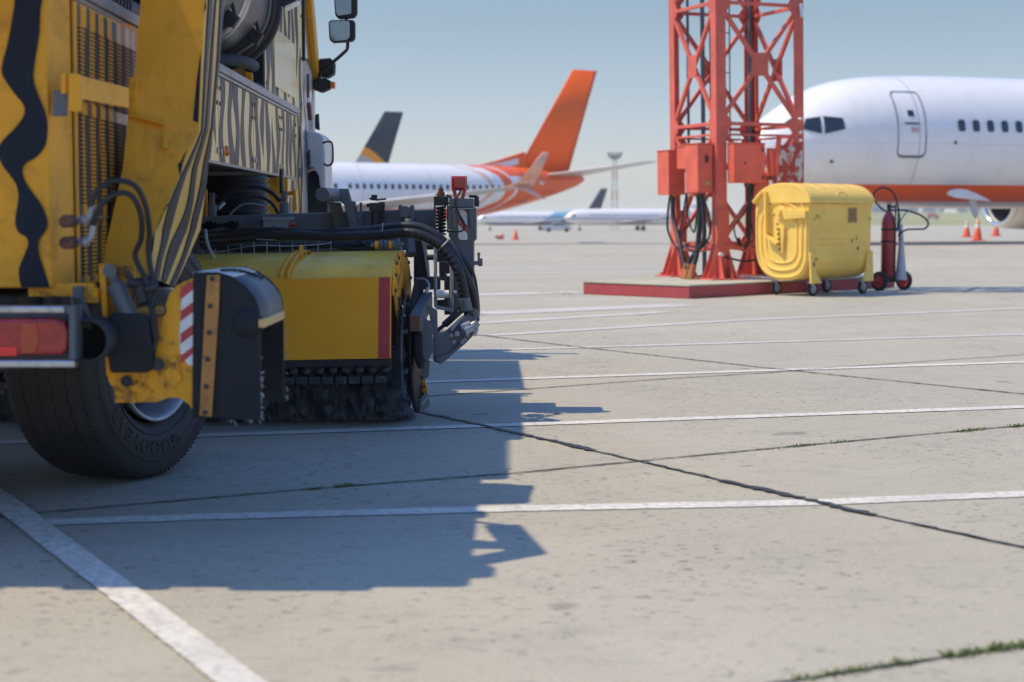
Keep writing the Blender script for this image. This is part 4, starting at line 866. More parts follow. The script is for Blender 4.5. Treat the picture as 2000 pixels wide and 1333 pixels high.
mb = MB(); poly(mb, [(878, 642), (896, 622), (900, 626), (883, 648)], 8.83, .03); mb.cyl(A(893, 652, 8.82), A(893, 652, 8.86), .014); mb.cyl(A(899, 641, 8.82), A(918, 634, 8.84), .020); mb.cyl(A(905, 650, 8.80), A(922, 640, 8.84), .022); mb.cyl(A(920, 640, 8.85), A(932, 630, 8.86), .024, None, 8); mb.cyl(A(924, 655, 8.85), A(930, 642, 8.85), .016, None, 8)
for x, y in ((882, 655), (887, 668), (908, 663), (914, 655), (903, 668)): mb.bolt(A(x, y, 8.85), (0, -1, 0), .011, .014)
P('hose_fitting', mb, M['light_steel'], .002, DM)
mb = MB(); mb.bar(A(907, 600, 9.1), A(868, 635, 8.95), .030, .030); mb.bar(A(872, 632, 8.95), A(852, 648, 8.9), .018, .018); P('gas_strut', mb, M['dark_steel'], .003)
mb = MB(); mb.cyl(A(852, 575, 9.0), A(877, 575, 9.0), .022); P('white_roller', mb, M['white'], .002)
mb = MB(); mb.tube([A(850, 455, 9.1), A(851, 600, 9.05)], .010, 8); mb.tube([A(881, 490, 9.08), A(883, 614, 9.05)], .010, 8); mb.cyl(A(886, 573, 9.05), A(892, 573, 9.05), .014); mb.bar(A(851, 600, 9.05), A(883, 606, 9.05), .02, .02); P('guide_rod', mb, M['light_steel'], .001, split=True)
mb = MB(); mb.cyl(A(865, 586, 9.1), A(866, 604, 9.1), .038); mb.cyl(A(834, 503, 9.15), A(848, 503, 9.15), .016); mb.cyl(A(834, 481, 9.2), A(848, 481, 9.2), .018); mb.box(A(856,0,9.1).x, A(876,0,9.1).x, 9.08, 9.2, A(0,535,9.1).z, A(0,512,9.1).z); mb.cyl(A(866, 535, 9.12), A(864, 548, 9.12), .022); mb.box(A(850,0,9.3).x, A(885,0,9.3).x, 9.28, 9.36, A(0,512,9.3).z, A(0,470,9.3).z); mb.box(A(806,0,9.3).x, A(858,0,9.3).x, 9.28, 9.36, A(0,566,9.3).z, A(0,541,9.3).z)
mb.box(A(866,0,9.3).x, A(886,0,9.3).x, 9.28, 9.36, A(0,615,9.3).z, A(0,540,9.3).z); mb.box(A(810,0,9.2).x, A(826,0,9.2).x, 9.1, 9.16, A(0,580,9.2).z, A(0,560,9.2).z)
P('bracket_cluster', mb, M['dark_steel'], .004, split=True)
mb = MB(); mb.tube(catmull([A(815, 545, 8.95), A(828, 545, 8.9), A(836, 552, 8.85), A(838, 562, 8.8), A(832, 572, 8.8)], 5), .006, 8); mb.tube([A(832, 572, 8.8), A(836, 562, 8.8)], .010, 8); P('thin_hose', mb, M['light_steel'])
P('thick_hose', tb([(880, 470, 9.25), (900, 500, 9.2), (922, 535, 9.2), (929, 570, 9.15), (932, 600, 9.1), (931, 625, 9.0)], .016, 8, 12), M['hose'])
# ---------------- plinth and lattice tower ----------------
Fc = V((2.40, 22.3, 0)); dl = V((-.707, .707, 0)); dr = V((.70, .714, 0)).normalized()
PT = root('concrete_plinth', Fc, 'low square edged concrete plinth with dark red painted sides under the lattice tower', 'plinth')
mb = MB(); q = [Fc, Fc+dr*5.2, Fc+dr*5.2+dl*1.95, Fc+dl*1.95]; mb.prism(q, (0, 0, .165)); link('side', mb, M['plinth_red'], PT, .012)
mb = MB(); c_ = sum(q, V((0, 0, 0)))/4; q2 = [c_+(p-c_)*1.004 for p in q]; mb.prism([p+V((0, 0, .166)) for p in q2], (0, 0, .022)); link('top_slab', mb, surf('plinth_concrete', (.44, .42, .33), .9, 0, 0, (.25, .27, .15), 3, .5, .7), PT, .006)
mb = MB()
tF = V((3.02, 24.2, 0)); ta = V((1.37, .55, 0)); tb_ = V((-.55, 1.37, 0)); ea = ta.normalized(); eb = tb_.normalized(); ZP = .188
TW = root('lattice_tower', tF+V((0, 0, ZP)), 'red steel lattice tower with electric cabinets standing on a red plinth', 'tower')
lean = V((-.018, -.0, 1))
def TP(a, b, z): return tF+ea*a+eb*b+V((-.018*(z-ZP), 0, z))
S = ta.length; z4 = 10.3
corners = [(0, 0, 1, 1), (S, 0, -1, 1), (0, S, 1, -1), (S, S, -1, -1)]
def tq(name, mb, mat=None, bev=.003, parent=None): return link(name, mb, mat or M['tower'], parent or TW, bev)
LW = .165
for a, b, sa, sb in corners:
    mb = MB()
    for (u0, u1, v0, v1) in ((a, a+sa*LW, b, b+sb*.016), (a, a+sa*.016, b+sb*.017, b+sb*LW)):
        mb.hexa([TP(u0, v0, ZP), TP(u1, v0, ZP), TP(u1, v1, ZP), TP(u0, v1, ZP), TP(u0, v0, z4), TP(u1, v0, z4), TP(u1, v1, z4), TP(u0, v1, z4)])
    lg = tq('leg', mb)
    mb = MB(); ft = tF+ea*(a+sa*.08)+eb*(b+sb*.08)
    mb.obox(ft+V((0, 0, ZP+.012)), ea*.27, eb*.27, V((0, 0, .012)))
    for k in (-.075, .075):
        for e, f in ((ea, eb), (eb, ea)):
            mb.prism([ft+f*k+e*-.25+V((0, 0, ZP+.024)), ft+f*k+e*.25+V((0, 0, ZP+.024)), ft+f*k+e*.10+V((0, 0, ZP+.47)), ft+f*k-e*.10+V((0, 0, ZP+.47))], f*.012)
    mb.obox(ft+V((0, 0, ZP+.6)), ea*.095, eb*.095, V((0, 0, .42)))
    for x in (-.2, .2):
        for y in (-.2, 0, .2): mb.cyl(ft+ea*x+eb*y+V((0, 0, ZP+.02)), ft+ea*x+eb*y+V((0, 0, ZP+.07)), .016, None, 6)
    tq('foot', mb, None, .003, lg)
bays = [.70, 2.47, 4.22, 5.97, 7.72, 9.47]
faces = [(0, 0, 1, 0, 0, 1), (0, 0, 0, 1, 1, 0), (0, S, 1, 0, 0, -1), (S, 0, 0, 1, -1, 0)]   # start, direction, inward
for fi, (a0, b0, da, db, na, nb) in enumerate(faces):
    def FP(t, z, ins=.03): return TP(a0+da*t+na*ins, b0+db*t+nb*ins, z)
    nrm = (ea*na+eb*nb)
    for i, z in enumerate(bays):
        mb = MB(); mb.bar(FP(.02, z), FP(S-.02, z), .05, .055, nrm)
        if i == 1: mb.bar(FP(.02, z-.16), FP(S-.02, z-.16), .03, .04, nrm)
        tq('horizontal_brace', mb)
    for z0, z1 in zip(bays, bays[1:]):
        mid = (z0+z1)/2
        mb = MB()
        for (t0, zz0, t1, zz1) in ((.10, z0+.06, S-.10, z1-.06), (.10, z1-.06, S-.10, z0+.06)):
            mb.bar(FP(t0, zz0, .035), FP(t1, zz1, .035), .058, .055, nrm)
        link('diagonal_brace', mb, M['tower'], TW, .003, split=True)
        mb = MB(); h = .17; wd = .14; c8 = [(-wd, -h*.8), (-wd*.6, -h), (wd*.6, -h), (wd, -h*.8), (wd, h*.8), (wd*.6, h), (-wd*.6, h), (-wd, h*.8)]
        mb.prism([FP(S/2+x, mid+y, .0) for x, y in c8], nrm*.008)
        for sx, t in ((1, LW*.6), (-1, S-LW*.6)):
            for zz, sz in ((z0, 1), (z1, -1)): mb.prism([FP(t, zz, .006), FP(t+sx*.17, zz, .006), FP(t+sx*.15, zz+sz*.05, .006), FP(t, zz+sz*.24, .006)], nrm*.008)
        link('gusset_plate', mb, M['tower'], TW, .003, split=True)
    mb = MB(); mb.bar(FP(.1, bays[0]-.02), FP(S/2, bays[0]-.10), .06, .12, nrm); mb.bar(FP(S/2, bays[0]-.10), FP(S-.1, bays[0]-.02), .06, .12, nrm); tq('lower_tie', mb)
# ladder and riser pipe
mb = MB(); l0 = (.62, 1.0)
for k in (-.17, .17): mb.tube([TP(l0[0]+k, l0[1], 2.3), TP(l0[0]+k, l0[1], z4)], .010, 6)
for i in range(26): z = 2.4+i*.30; mb.tube([TP(l0[0]-.17, l0[1], z), TP(l0[0]+.17, l0[1], z)], .008, 6)
tq('ladder', mb, M['dark_steel'], 0)
mb = MB(); mb.tube([TP(.42, S-.3, ZP), TP(.42, S-.3, z4)], .035, 10); mb.tube([TP(S-.12, S-.1, ZP), TP(S-.12, S-.1, z4)], .03, 8); mb.tube([TP(.22, S-.2, 1.5), TP(.22, S-.2, z4)], .022, 8); tq('cable_riser', mb, M['grey_steel'], 0)
def cab_box(a0, a1, b0, b1, z0, z1, mat='tower_box', nm='electric_cabinet'):
    mb = MB(); P_ = [TP(a, b, z) for z in (z0, z1) for a, b in ((a0, b0), (a1, b0), (a1, b1), (a0, b1))]; mb.hexa(P_)
    o = tq(nm, mb, M[mat], .01)
    mb = MB()
    P_ = [TP(a, b, z) for z in (z1, z1+.015) for a, b in ((a0-.01, b0-.01), (a1+.01, b0-.01), (a1+.01, b1+.01), (a0-.01, b1+.01))]; mb.hexa(P_)
    if mat == 'tower_box': tq('cabinet_lid', mb, M[mat], .003, o)
    mb = MB(); am, bm = (a0+a1)/2, (b0+b1)/2
    for k in (-.06, 0, .06): mb.cyl(TP(am+k*.3, bm+k, z0), TP(am+k*.3, bm+k, z0-.05), .02, None, 8)
    tq('cable_gland', mb, M['rust'], 0, o)
    return o
def box_detail(o, a, b, z0, z1, e, n):
    mb = MB()
    for z in (z0+.08, z1-.08): mb.obox(TP(a, b, z)+n*.006, e*.012, n*.008, V((0, 0, .03)))
    mb.cyl(TP(a, b, (z0+z1)/2)+e*.3, TP(a, b, (z0+z1)/2)+e*.3+n*.02, .012); link('hinge', mb, M['dark_steel'], o, .002, split=True)
bx = cab_box(-.27, -.02, .08, .48, 1.46, 2.17)
mb = MB(); mb.tube([TP(-.13, .07, 2.0), TP(-.13, .05, 1.95), TP(-.13, .07, 1.9)], .02, 8); tq('cabinet_handle', mb, M['black'], .002, bx)
mb = MB(); p = TP(-.10, .078, 1.6); mb.obox(p, ea*.05, eb*.002, V((0, 0, .035))); tq('faded_label', mb, surf('faded_sticker', (.55, .42, .12), .6, 0, 0, (.4, .08, .05), 40, .4, .6), 0, bx)
mb = MB(); cab_box(-.22, -.02, .56, .84, 1.82, 2.15); cab_box(-.30, -.02, .95, 1.33, 1.44, 2.10)
bq = cab_box(.16, .68, -.22, -.02, 1.60, 2.17); box_detail(bq, .64, -.22, 1.6, 2.17, -ea, -eb); cab_box(1.0, 1.42, -.06, -.01, 1.60, 2.17, 'tower_peel', 'peeling_plate')
cab_box(.82, .90, -.12, -.02, 1.7, 2.1)
mb = MB(); mb.tube(catmull([TP(1.0, -.1, 2.3), TP(.93, -.12, 2.0), TP(.93, -.12, 1.7)], 5), .04, 10); tq('conduit', mb, M['tower_box'], 0)
# cables
def cable(P_, r): return tq('cable', MB().tube(catmull(P_, 8), r, 8), M['hose'], 0)
cable([TP(-.15, 1.1, 1.42), TP(-.14, 1.12, 1.1), TP(-.2, .8, .7), TP(-.25, .55, ZP+.15)], .035)
cable([TP(-.18, 1.15, 1.42), TP(-.2, 1.2, .95), TP(-.15, 1.0, .65), TP(-.1, .7, .7)], .018)
cable([TP(-.12, .35, 1.44), TP(-.11, .33, 1.1), TP(-.13, .35, .75), TP(-.2, .3, .5), TP(-.28, .28, ZP+.15)], .04)
cable([TP(-.14, .22, 1.44), TP(-.14, .15, 1.1), TP(-.14, .18, .75), TP(-.22, .4, .5), TP(-.3, .42, ZP+.15)], .032)
cable([TP(-.12, .28, 1.44), TP(-.12, .04, 1.15), TP(-.10, .08, .8), TP(-.12, .5, .6), TP(-.2, .9, .75)], .018)
cable([TP(-.1, .7, 1.8), TP(-.1, .75, 1.2), TP(-.1, .55, .88), TP(-.1, .45, 1.1), TP(-.1, .4, 1.42)], .015)
cable([TP(-.08, .68, 1.8), TP(-.1, .9, 1.1), TP(-.1, 1.0, .8), TP(.1, 1.2, .95)], .013)
cable([TP(.45, -.12, 1.58), TP(.47, -.1, 1.2), TP(.50, -.05, .8), TP(.42, .0, .62), TP(.36, .02, .8)], .025)
cable([TP(.5, -.12, 1.58), TP(.42, -.1, 1.2), TP(.25, -.05, .95), TP(.4, 0, .66), TP(.7, .3, .8)], .012)
cable([TP(.55, -.12, 1.58), TP(.50, -.1, 1.1), TP(.62, -.05, .8), TP(.8, 0, .70), TP(1.1, 0, .6)], .012)
cable([TP(.52, -.12, 1.58), TP(.54, .05, 1.2), TP(.62, .2, .8), TP(.8, .3, .70)], .02)
cable([TP(.1, -.05, .52), TP(.5, -.07, .46), TP(1.0, -.05, .62), TP(1.3, -.05, .7)], .016)
mb = MB()
for a, b in ((-.27, .56), (-.30, .28), (-.30, .42)): mb.cyl(TP(a, b, ZP), TP(a+.05, b+.0, ZP+.22), .06, .045, 12)
tq('cable_boot', mb, surf('orange_boot', (.42, .14, .04), .7, 0, 0, (.1, .07, .05), 20), 0)
mb = MB()
for a, b, z in ((S-.03, -.02, 2.56), (S-.03, -.02, 2.36), (S-.03, -.02, 2.24)): mb.cyl(TP(a-.06, b, z), TP(a-.06, b-.05, z), .022)
mb.cyl(TP(.03, -.02, .56), TP(.03, -.07, .56), .03); mb.cyl(TP(S-.06, -.02, 4.25), TP(S-.06, -.06, 4.05), .025); tq('insulator', mb, M['white'], 0)

# ---------------- yellow waste container ----------------
bo = V((4.14, 22.86, 0)); ba = V((.743, .669, 0)); bb = V((-.669, .743, 0))
BN = root('waste_container', bo+ba*.6+bb*.4, 'yellow metal waste container with rounded lid and four castors beside the plinth', 'waste container')
def BP(a, b, z): return bo+ba*a+bb*b+V((0, 0, z))
bw0, bw1, dpt = -.06, 1.38, .95
prof = [(0, 1.285), (.0, .50), (.05, .37), (.14, .28), (.28, .235), (.45, .22), (.62, .235), (.76, .30), (.87, .42), (.93, .60), (.95, .9), (.95, 1.285)]
pc = catmull([V((a, b, 0)) for a, b in prof[1:-1]], 4); pc = [V((0, 1.285, 0))]+pc+[V((.95, 1.285, 0))]
mb = MB(); mb.prism([BP(bw0, q.x, q.y) for q in pc], ba*(bw1-bw0))
BODY = link('body', mb, M['bin'], BN, .012)
mb = MB()
for z in (.72, .80): mb.tube([BP(.18, -.004, z), BP(.75, -.004, z)], .008, 6)
mb.bar(BP(bw0-.01, -.012, 1.272), BP(bw1+.01, -.012, 1.272), .03, .03)
for a0, s_ in ((bw0, 1), (bw1, -1)):
    mb.prism([BP(a0, -.005, .62), BP(a0+s_*.12, -.005, .62), BP(a0+s_*.14, -.005, .34), BP(a0+s_*.24, -.03, .19), BP(a0, -.03, .185)], bb*-.03)
    for a, z in ((a0+s_*.05, .60), (a0+s_*.05, .33)): mb.bar(BP(a-.04, -.045, z), BP(a+.04, -.045, z), .012, .012)
mb.tube([BP(.05, -.012, 1.1), BP(.05, -.03, 1.06), BP(.18, -.03, 1.12), BP(.18, -.012, 1.08)], .008, 6)
link('frame_rib', mb, M['bin'], BODY, .004, split=True)
lid = [(-.045, 1.295), (-.03, 1.37), (.03, 1.45), (.14, 1.525), (.30, 1.57), (.48, 1.58), (.66, 1.555), (.82, 1.49), (.94, 1.39), (.985, 1.295)]
lc = catmull([V((a, b, 0)) for a, b in lid], 4)
mb = MB(); mb.prism([BP(bw0-.03, q.x, q.y) for q in lc]+[BP(bw0-.03, .93, 1.292), BP(bw0-.03, 0, 1.292)], ba*(bw1-bw0+.06)); LID = link('lid', mb, M['bin'], BN, .015)
mb = MB(); mb.tube(catmull([BP(.60, -.02, 1.37), BP(.59, .0, 1.42), BP(.63, .03, 1.45), BP(.75, .03, 1.45), BP(.78, 0, 1.42), BP(.80, -.02, 1.37)], 4), .008, 6)
for p_ in lc[::5]: mb.cyl(BP(.12, p_.x, p_.y), BP(.12, p_.x+.001, p_.y+.004), .006)
link('lid_rib', mb, M['bin'], LID, 0, split=True)
mb = MB()
for a in (.12, .40, 1.0): pts = [BP(a, q.x, q.y+.0015) for q in lc[10:26]]; mb.tube(pts, .004, 4)
link('lid_seam', mb, surf('bin_seam', (.40, .25, .05), .7), LID)
ex = -1
def sc_prof(k, cx=.475, cz=.80, kz=None): return [BP(bw0-.012, cx+(q.x-cx)*k, cz+(q.y-cz)*(kz or k)) for q in pc[1:-1]]
mb = MB()
full = pc[1:-1]; top = [V((.475+.475*math.cos(a), 1.1+.37*math.sin(a), 0)) for a in [R(180-18*i) for i in range(11)]]
loop = [V((q.x, q.y, 0)) for q in full]+[V((.95, 1.1, 0))]+top[::-1]
for k, r_ in ((.93, .014), (.76, .018), (.58, .014)):
    pts = [BP(bw0-.004, .475+(q.x-.475)*k, .80+(q.y-.80)*k) for q in loop]; mb.tube(pts+[pts[0], pts[1]], r_, 8, caps=False)
mb.cyl(BP(bw0+.01, .475, 1.17), BP(bw0-.10, .475, 1.17), .045); mb.cyl(BP(bw0+.01, .475, 1.17), BP(bw0-.03, .475, 1.17), .10)
mb.bar(BP(bw0-.03, .02, 1.14), BP(bw0-.03, .42, 1.16), .06, .10); mb.bar(BP(bw0-.035, .02, 1.12), BP(bw0-.035, .42, 1.10), .05, .05)
mb.bar(BP(bw0-.04, .72, 1.46), BP(bw0-.04, .70, .82), .03, .09, ba); mb.bar(BP(bw0-.05, .70, .85), BP(bw0-.05, .50, .73), .035, .08, ba); mb.bar(BP(bw0-.05, .93, 1.32), BP(bw0-.05, .78, 1.46), .03, .08, ba)
mb.prism([BP(bw0-.005, .52, .95), BP(bw0-.005, .40, .95), BP(bw0-.005, .42, .60), BP(bw0-.005, .48, .60)], ba*-.04)
link('end_panel', mb, M['bin'], BODY, .006)
mb = MB(); 
for k in range(6): mb.cyl(BP(bw0-.06, .50-.006*k, 1.02-.07*k), BP(bw0-.062, .50-.006*k, .99-.07*k), .016)
link('rust_stain', mb, surf('rusty_catch', (.30, .17, .06), .8), BODY)
mb = MB(); mb.obox(BP(.93, -.007, 1.13), ba*.10, bb*.004, V((0, 0, .105))); PL = link('maker_plate', mb, surf('tarnished_plate', (.33, .19, .07), .6, 0, 0, (.5, .36, .1), 30, .5, .6), BODY, .003)
mb = MB(); 
for (u0, u1, v0, v1) in ((-.05, -.044, -.07, .07), (.044, .05, -.07, .07), (-.05, .05, .064, .07), (-.05, .05, -.07, -.064), (-.02, .02, .03, .036), (-.02, .02, -.036, -.03), (-.025, -.019, -.01, .02), (.019, .025, -.01, .02)):
    mb.obox(BP(.93+(u0+u1)/2, -.013, 1.13+(v0+v1)/2), ba*(u1-u0)/2, bb*.002, V((0, 0, (v1-v0)/2)))
link('plate_emboss', mb, surf('plate_emboss', (.16, .08, .04), .7), PL)
mb = MB()
for a, z, r_ in ((1.07, .66, .018), (1.03, .80, .012), (.93, .77, .014), (.02, .45, .02), (.06, .52, .014), (1.33, .46, .018), (1.30, 1.08, .014), (.13, 1.12, .012)): mb.obox(BP(a, -.003 if .1 < a < 1.25 else -.038, z), ba*r_, bb*.003, V((0, 0, r_*1.4)))
link('rust_spot', mb, M['rust'], BODY, .006, split=True)
for a, b in ((.08, .06), (1.24, .06), (.08, .70), (1.24, .70)):
    mb = MB(); mb.cyl(BP(a, b, .21), BP(a, b, .185), .05); 
    for s_ in (-1, 1): mb.prism([BP(a-.05, b+s_*.028, .19), BP(a+.03, b+s_*.028, .19), BP(a+.055, b+s_*.028, .10), BP(a+.03, b+s_*.028, .08)], bb*.004*s_)
    cs_ = link('castor', mb, M['light_steel'], BN, .003)
    mb = MB(); c = BP(a+.04, b, .098); mb.lathe([(.02, -.02), (.088, -.022), (.098, -.012), (.098, .012), (.088, .022), (.02, .02)], c, bb, 32); link('castor_tyre', mb, M['rubber'], cs_)
    mb = MB(); mb.lathe([(0, -.024), (.055, -.026), (.06, -.022), (.06, .022), (.055, .026), (0, .024)], c, bb, 24); link('castor_hub', mb, M['light_steel'], cs_)

# ---------------- wheeled fire extinguisher ----------------
eo = V((5.66, 24.85, 0)); u1 = V((.80, .60, 0)); v1 = V((-.60, .80, 0))
EX = root('wheeled_extinguisher', eo, 'red wheeled fire extinguisher with looped hose standing right of the yellow container', 'fire extinguisher')
red_d = surf('deep_red_paint', (.34, .02, .03), .35, 0, .3)
def ep(a, b, z): return eo+u1*a+v1*b+V((0, 0, z))
def EL(name, mb, m, parent=None, bev=0): return link(name, mb, m, parent or EX, bev)
mb = MB(); mb.lathe([(0, .20), (.07, .205), (.105, .25), (.107, 1.0), (.095, 1.08), (.06, 1.15), (.035, 1.18), (.03, 1.22), (0, 1.22)], ep(0, 0, 0), (0, 0, 1), 32); EB = EL('cylinder', mb, red_d)
mb = MB(); mb.cyl(ep(0, 0, 1.2), ep(0, 0, 1.30), .03); mb.bar(ep(-.02, 0, 1.27), ep(.14, 0, 1.255), .03, .03); mb.bar(ep(-.03, 0, 1.32), ep(.06, 0, 1.32), .02, .012); EL('valve', mb, M['black'], EB, .004)
mb = MB()
for z in (.74, .92): mb.lathe([(.108, z-.014), (.113, z-.012), (.113, z+.012), (.108, z+.014)], ep(0, 0, 0), (0, 0, 1), 32)
mb.tube([ep(.02, -.12, .2), ep(.02, -.118, .95), ep(.0, -.09, 1.12)], .010, 8); mb.tube([ep(-.12, 0, .15), ep(-.115, 0, .75)], .010, 8); EL('clamp_band', mb, M['black'], EB)
mb = MB(); mb.tube([ep(.13, -.02, .14), ep(.13, -.02, 1.30)], .012, 8); mb.tube([ep(-.16, .02, .14), ep(.34, .02, .14)], .015, 8); mb.bar(ep(-.1, 0, .19), ep(.16, 0, .19), .03, .14); EL('trolley_frame', mb, M['dark_steel'])
for k in (-.19, .37):
    mb = MB(); c = ep(k, 0, .145); mb.lathe([(.10, -.03), (.138, -.028), (.147, -.012), (.147, .012), (.138, .028), (.10, .03)], c, u1, 40); W_ = EL('wheel', mb, M['rubber'])
    mb = MB(); mb.lathe([(0, -.035), (.03, -.035), (.035, -.018), (.09, -.02), (.108, -.031), (.108, .031), (.09, .02), (.035, .018), (.03, .035), (0, .035)], c, u1, 32); EL('rim', mb, red_d, W_)
mb = MB(); mb.lathe([(.012, 1.0), (.016, .95), (.02, .9), (.03, .80), (.085, .17), (.088, .165), (.07, .16), (0, .18)], ep(.19, -.09, 0), (0, 0, 1), 24); HN = EL('discharge_horn', mb, surf('pale_horn', (.50, .50, .50), .5, 0, 0, (.25, .22, .2), 8))
mb = MB(); mb.tube([ep(.17, -.07, .74), ep(.165, -.06, 1.16)], .018, 10); EL('blue_handle', mb, surf('blue_grip', (.05, .15, .42), .5), HN)
hs = [A(1752, 452, 24.7), A(1755, 420, 24.7), A(1752, 395, 24.7), A(1742, 374, 24.7), A(1724, 367, 24.75), A(1709, 375, 24.8), A(1706, 388, 24.85), A(1716, 402, 24.85), A(1730, 413, 24.85), A(1745, 411, 24.8), A(1772, 412, 24.75), A(1800, 422, 24.7), A(1813, 436, 24.7), A(1806, 447, 24.7), A(1790, 448, 24.7), A(1768, 450, 24.7), A(1754, 462, 24.7)]
EL('hose', MB().tube(catmull(hs, 8), .014, 8), M['hose'])
EL('wire_brace', MB().tube(catmull([A(1772, 413, 24.75), A(1760, 430, 24.72), A(1753, 448, 24.7)], 6), .008, 6), M['hose'])

# ---------------- cones and small things on the far apron ----------------
def cone(px, py, h, label, white=True, grp='traffic cones standing on the apron', z0=.33):
    p = G(px, py, z0); C = root('traffic_cone', p, label, 'traffic cone', grp)
    mb = MB(); mb.box(p.x-.21, p.x+.21, p.y-.21, p.y+.21, z0, z0+.03); link('base', mb, M['cone'], C, .01)
    z = lambda t: z0+.03+(h-.03)*t; r_ = lambda t: .15-.12*t
    mb = MB(); mb.lathe([(r_(0), z(0)), (r_(1), z(1)), (.0, z(1)+.004)], (p.x, p.y, 0), (0, 0, 1), 24); c = link('body', mb, M['cone'], C)
    if white:
        for t0, t1 in ((.55, .74), (.84, .96)):
            mb = MB(); mb.lathe([(r_(t0)+.003, z(t0)), (r_(t1)+.003, z(t1))], (p.x, p.y, 0), (0, 0, 1), 24); link('white_band', mb, M['white'], c)
M['cone'] = surf('orange_cone_plastic', (.68, .10, .04), .5)
cone(1888, 464, .66, 'orange and white traffic cone, leftmost of the three beside the engine')
cone(1909, 471, .74, 'orange and white traffic cone, middle and nearest of the three beside the engine')
cone(1945, 462, .66, 'orange and white traffic cone, rightmost of the three beside the engine')
cone(1007, 469, .52, 'plain orange traffic cone on the empty apron left of the lattice tower', False, z0=0)
p = G(975, 468); CKR = root('chock_pile', p, 'small heap of orange and brown wheel chocks on the empty apron', 'wheel chocks')
mb = MB()
for i in range(9):
    a = random.uniform(0, 3); q = p+V((random.uniform(-.22, .22), random.uniform(-.2, .2), .05+.07*(i//4))); d = V((math.cos(a), math.sin(a), 0)); e = V((-d.y, d.x, 0))
    mb.prism([q-d*.13-V((0, 0, .045)), q+d*.13-V((0, 0, .045)), q+d*.02+V((0, 0, .07)), q-d*.03+V((0, 0, .07))], e*.12, i % 2)
link('chock', mb, [M['cone'], M['rust']], CKR, .006)

# ---------------- airliners ----------------
ST = [(0, 3.05, .02, .02), (.15, 3.06, .36, .34), (.5, 3.10, .70, .66), (1.0, 3.16, 1.02, .98), (1.6, 3.28, 1.28, 1.26), (2.2, 3.42, 1.46, 1.48), (3.0, 3.47, 1.62, 1.70), (4.0, 3.47, 1.75, 1.86), (5.2, 3.46, 1.84, 1.95), (6.5, 3.45, 1.88, 2.0), (8, 3.45, 1.88, 2.0), (24, 3.45, 1.88, 2.0), (26.5, 3.47, 1.87, 1.98), (29, 3.62, 1.76, 1.82), (31.5, 3.86, 1.50, 1.55), (34, 4.13, 1.12, 1.18), (36, 4.34, .74, .80), (37.6, 4.50, .36, .42), (38.1, 4.55, .10, .14)]
def sec(s_):
    for a, b in zip(ST, ST[1:]):
        if a[0] <= s_ <= b[0]:
            t = (s_-a[0])/(b[0]-a[0]); return [a[i]+(b[i]-a[i])*t for i in (1, 2, 3)]
    return ST[-1][1:]
DY = .0
def skin(s_, z, off=.0):             # port side point of the fuselage skin
    zc, ry, rz = sec(s_); k = max(-.98, min(.98, (z-zc)/rz)); return V((s_, -(ry*math.sqrt(1-k*k))-off, z))
def livery(name, kind):
    s = NT(name); o = s.xyz(); z = o[2]; x = o[0]
    white = (.88, .86, .84); org = (.95, .125, .006)
    c = s.mix(s.math('MULTIPLY', s.ramp(s.noise(.5, 6), .45, .8), .3), white, (.60, .60, .62))
    fx = s.math('PINGPONG', s.math('MULTIPLY', x, .4), 1.0); c = s.mix(s.math('MULTIPLY', s.ramp(fx, .016, .006), .5), c, (.3, .3, .32))
    fz = s.math('ABSOLUTE', s.math('SUBTRACT', z, 3.32), 0); c = s.mix(s.math('MULTIPLY', s.ramp(fz, .016, .006), .25), c, (.3, .3, .32))
    c = s.mix(s.math('MULTIPLY', s.ramp(s.noise(2.2, 6, .7, stretch=(1, 1, .2)), .52, .75), .25), c, (.45, .44, .42))
    if kind in ('a', 'b'):
        z0 = 2.14 if kind == 'a' else 2.4
        band = s.math('MULTIPLY', s.ramp(z, 1.62, 1.66), s.ramp(z, z0+.02, z0-.02)); c = s.mix(band, c, org)
        q = s.math('MULTIPLY', s.math('SUBTRACT', z, 3.9), .55); q = s.math('MULTIPLY', q, q)
        f = s.math('ADD', s.math('SUBTRACT', x, 30.9 if kind == 'b' else 33.2), s.math('MULTIPLY', q, 3.4)); f = s.math('ADD', f, s.math('MULTIPLY', s.math('SUBTRACT', s.noise(.5, 1), .5), 1.6))
        c = s.mix(s.ramp(f, -.05, .05), c, org)
        ring = s.math('MULTIPLY', s.ramp(f, .9, .95), s.ramp(f, 1.2, 1.15)); c = s.mix(ring, c, white)
        ring = s.math('MULTIPLY', s.ramp(f, -1.3, -1.25), s.ramp(f, -.95, -1.0)); c = s.mix(ring, c, (.80, .36, .2))
        wz = s.math('MULTIPLY', s.ramp(z, 4.0, 4.1), s.ramp(z, 4.7, 4.6)); wz = s.math('MULTIPLY', wz, s.math('MULTIPLY', s.ramp(x, 31, 31.2), s.ramp(x, 34.6, 34.2))); wz = s.math('MULTIPLY', wz, s.ramp(s.noise(.9, 1), .5, .52)); c = s.mix(wz, c, white)
    if kind == 'navy': c = s.mix(s.ramp(x, 27, 27.5), c, (.03, .045, .09))
    if kind == 'regA':
        f = s.math('ADD', x, s.math('MULTIPLY', s.math('SUBTRACT', z, 3.4), -1.5)); c = s.mix(s.ramp(f, 20, 20.5), c, (.20, .45, .62)); c = s.mix(s.ramp(f, 25.5, 26), c, (.02, .05, .10)); c = s.mix(s.ramp(z, 2.35, 2.3), c, (.16, .2, .32))
    if kind == 'regB': c = s.mix(s.math('MULTIPLY', s.ramp(z, 3.2, 3.15), s.ramp(z, 2.75, 2.8)), c, (.35, .30, .42)); c = s.mix(s.math('MULTIPLY', s.ramp(x, 27, 27.1), s.ramp(x, 28.6, 28.5)), c, (.6, .10, .07))
    return s.fin(c, .28, 0, .5)
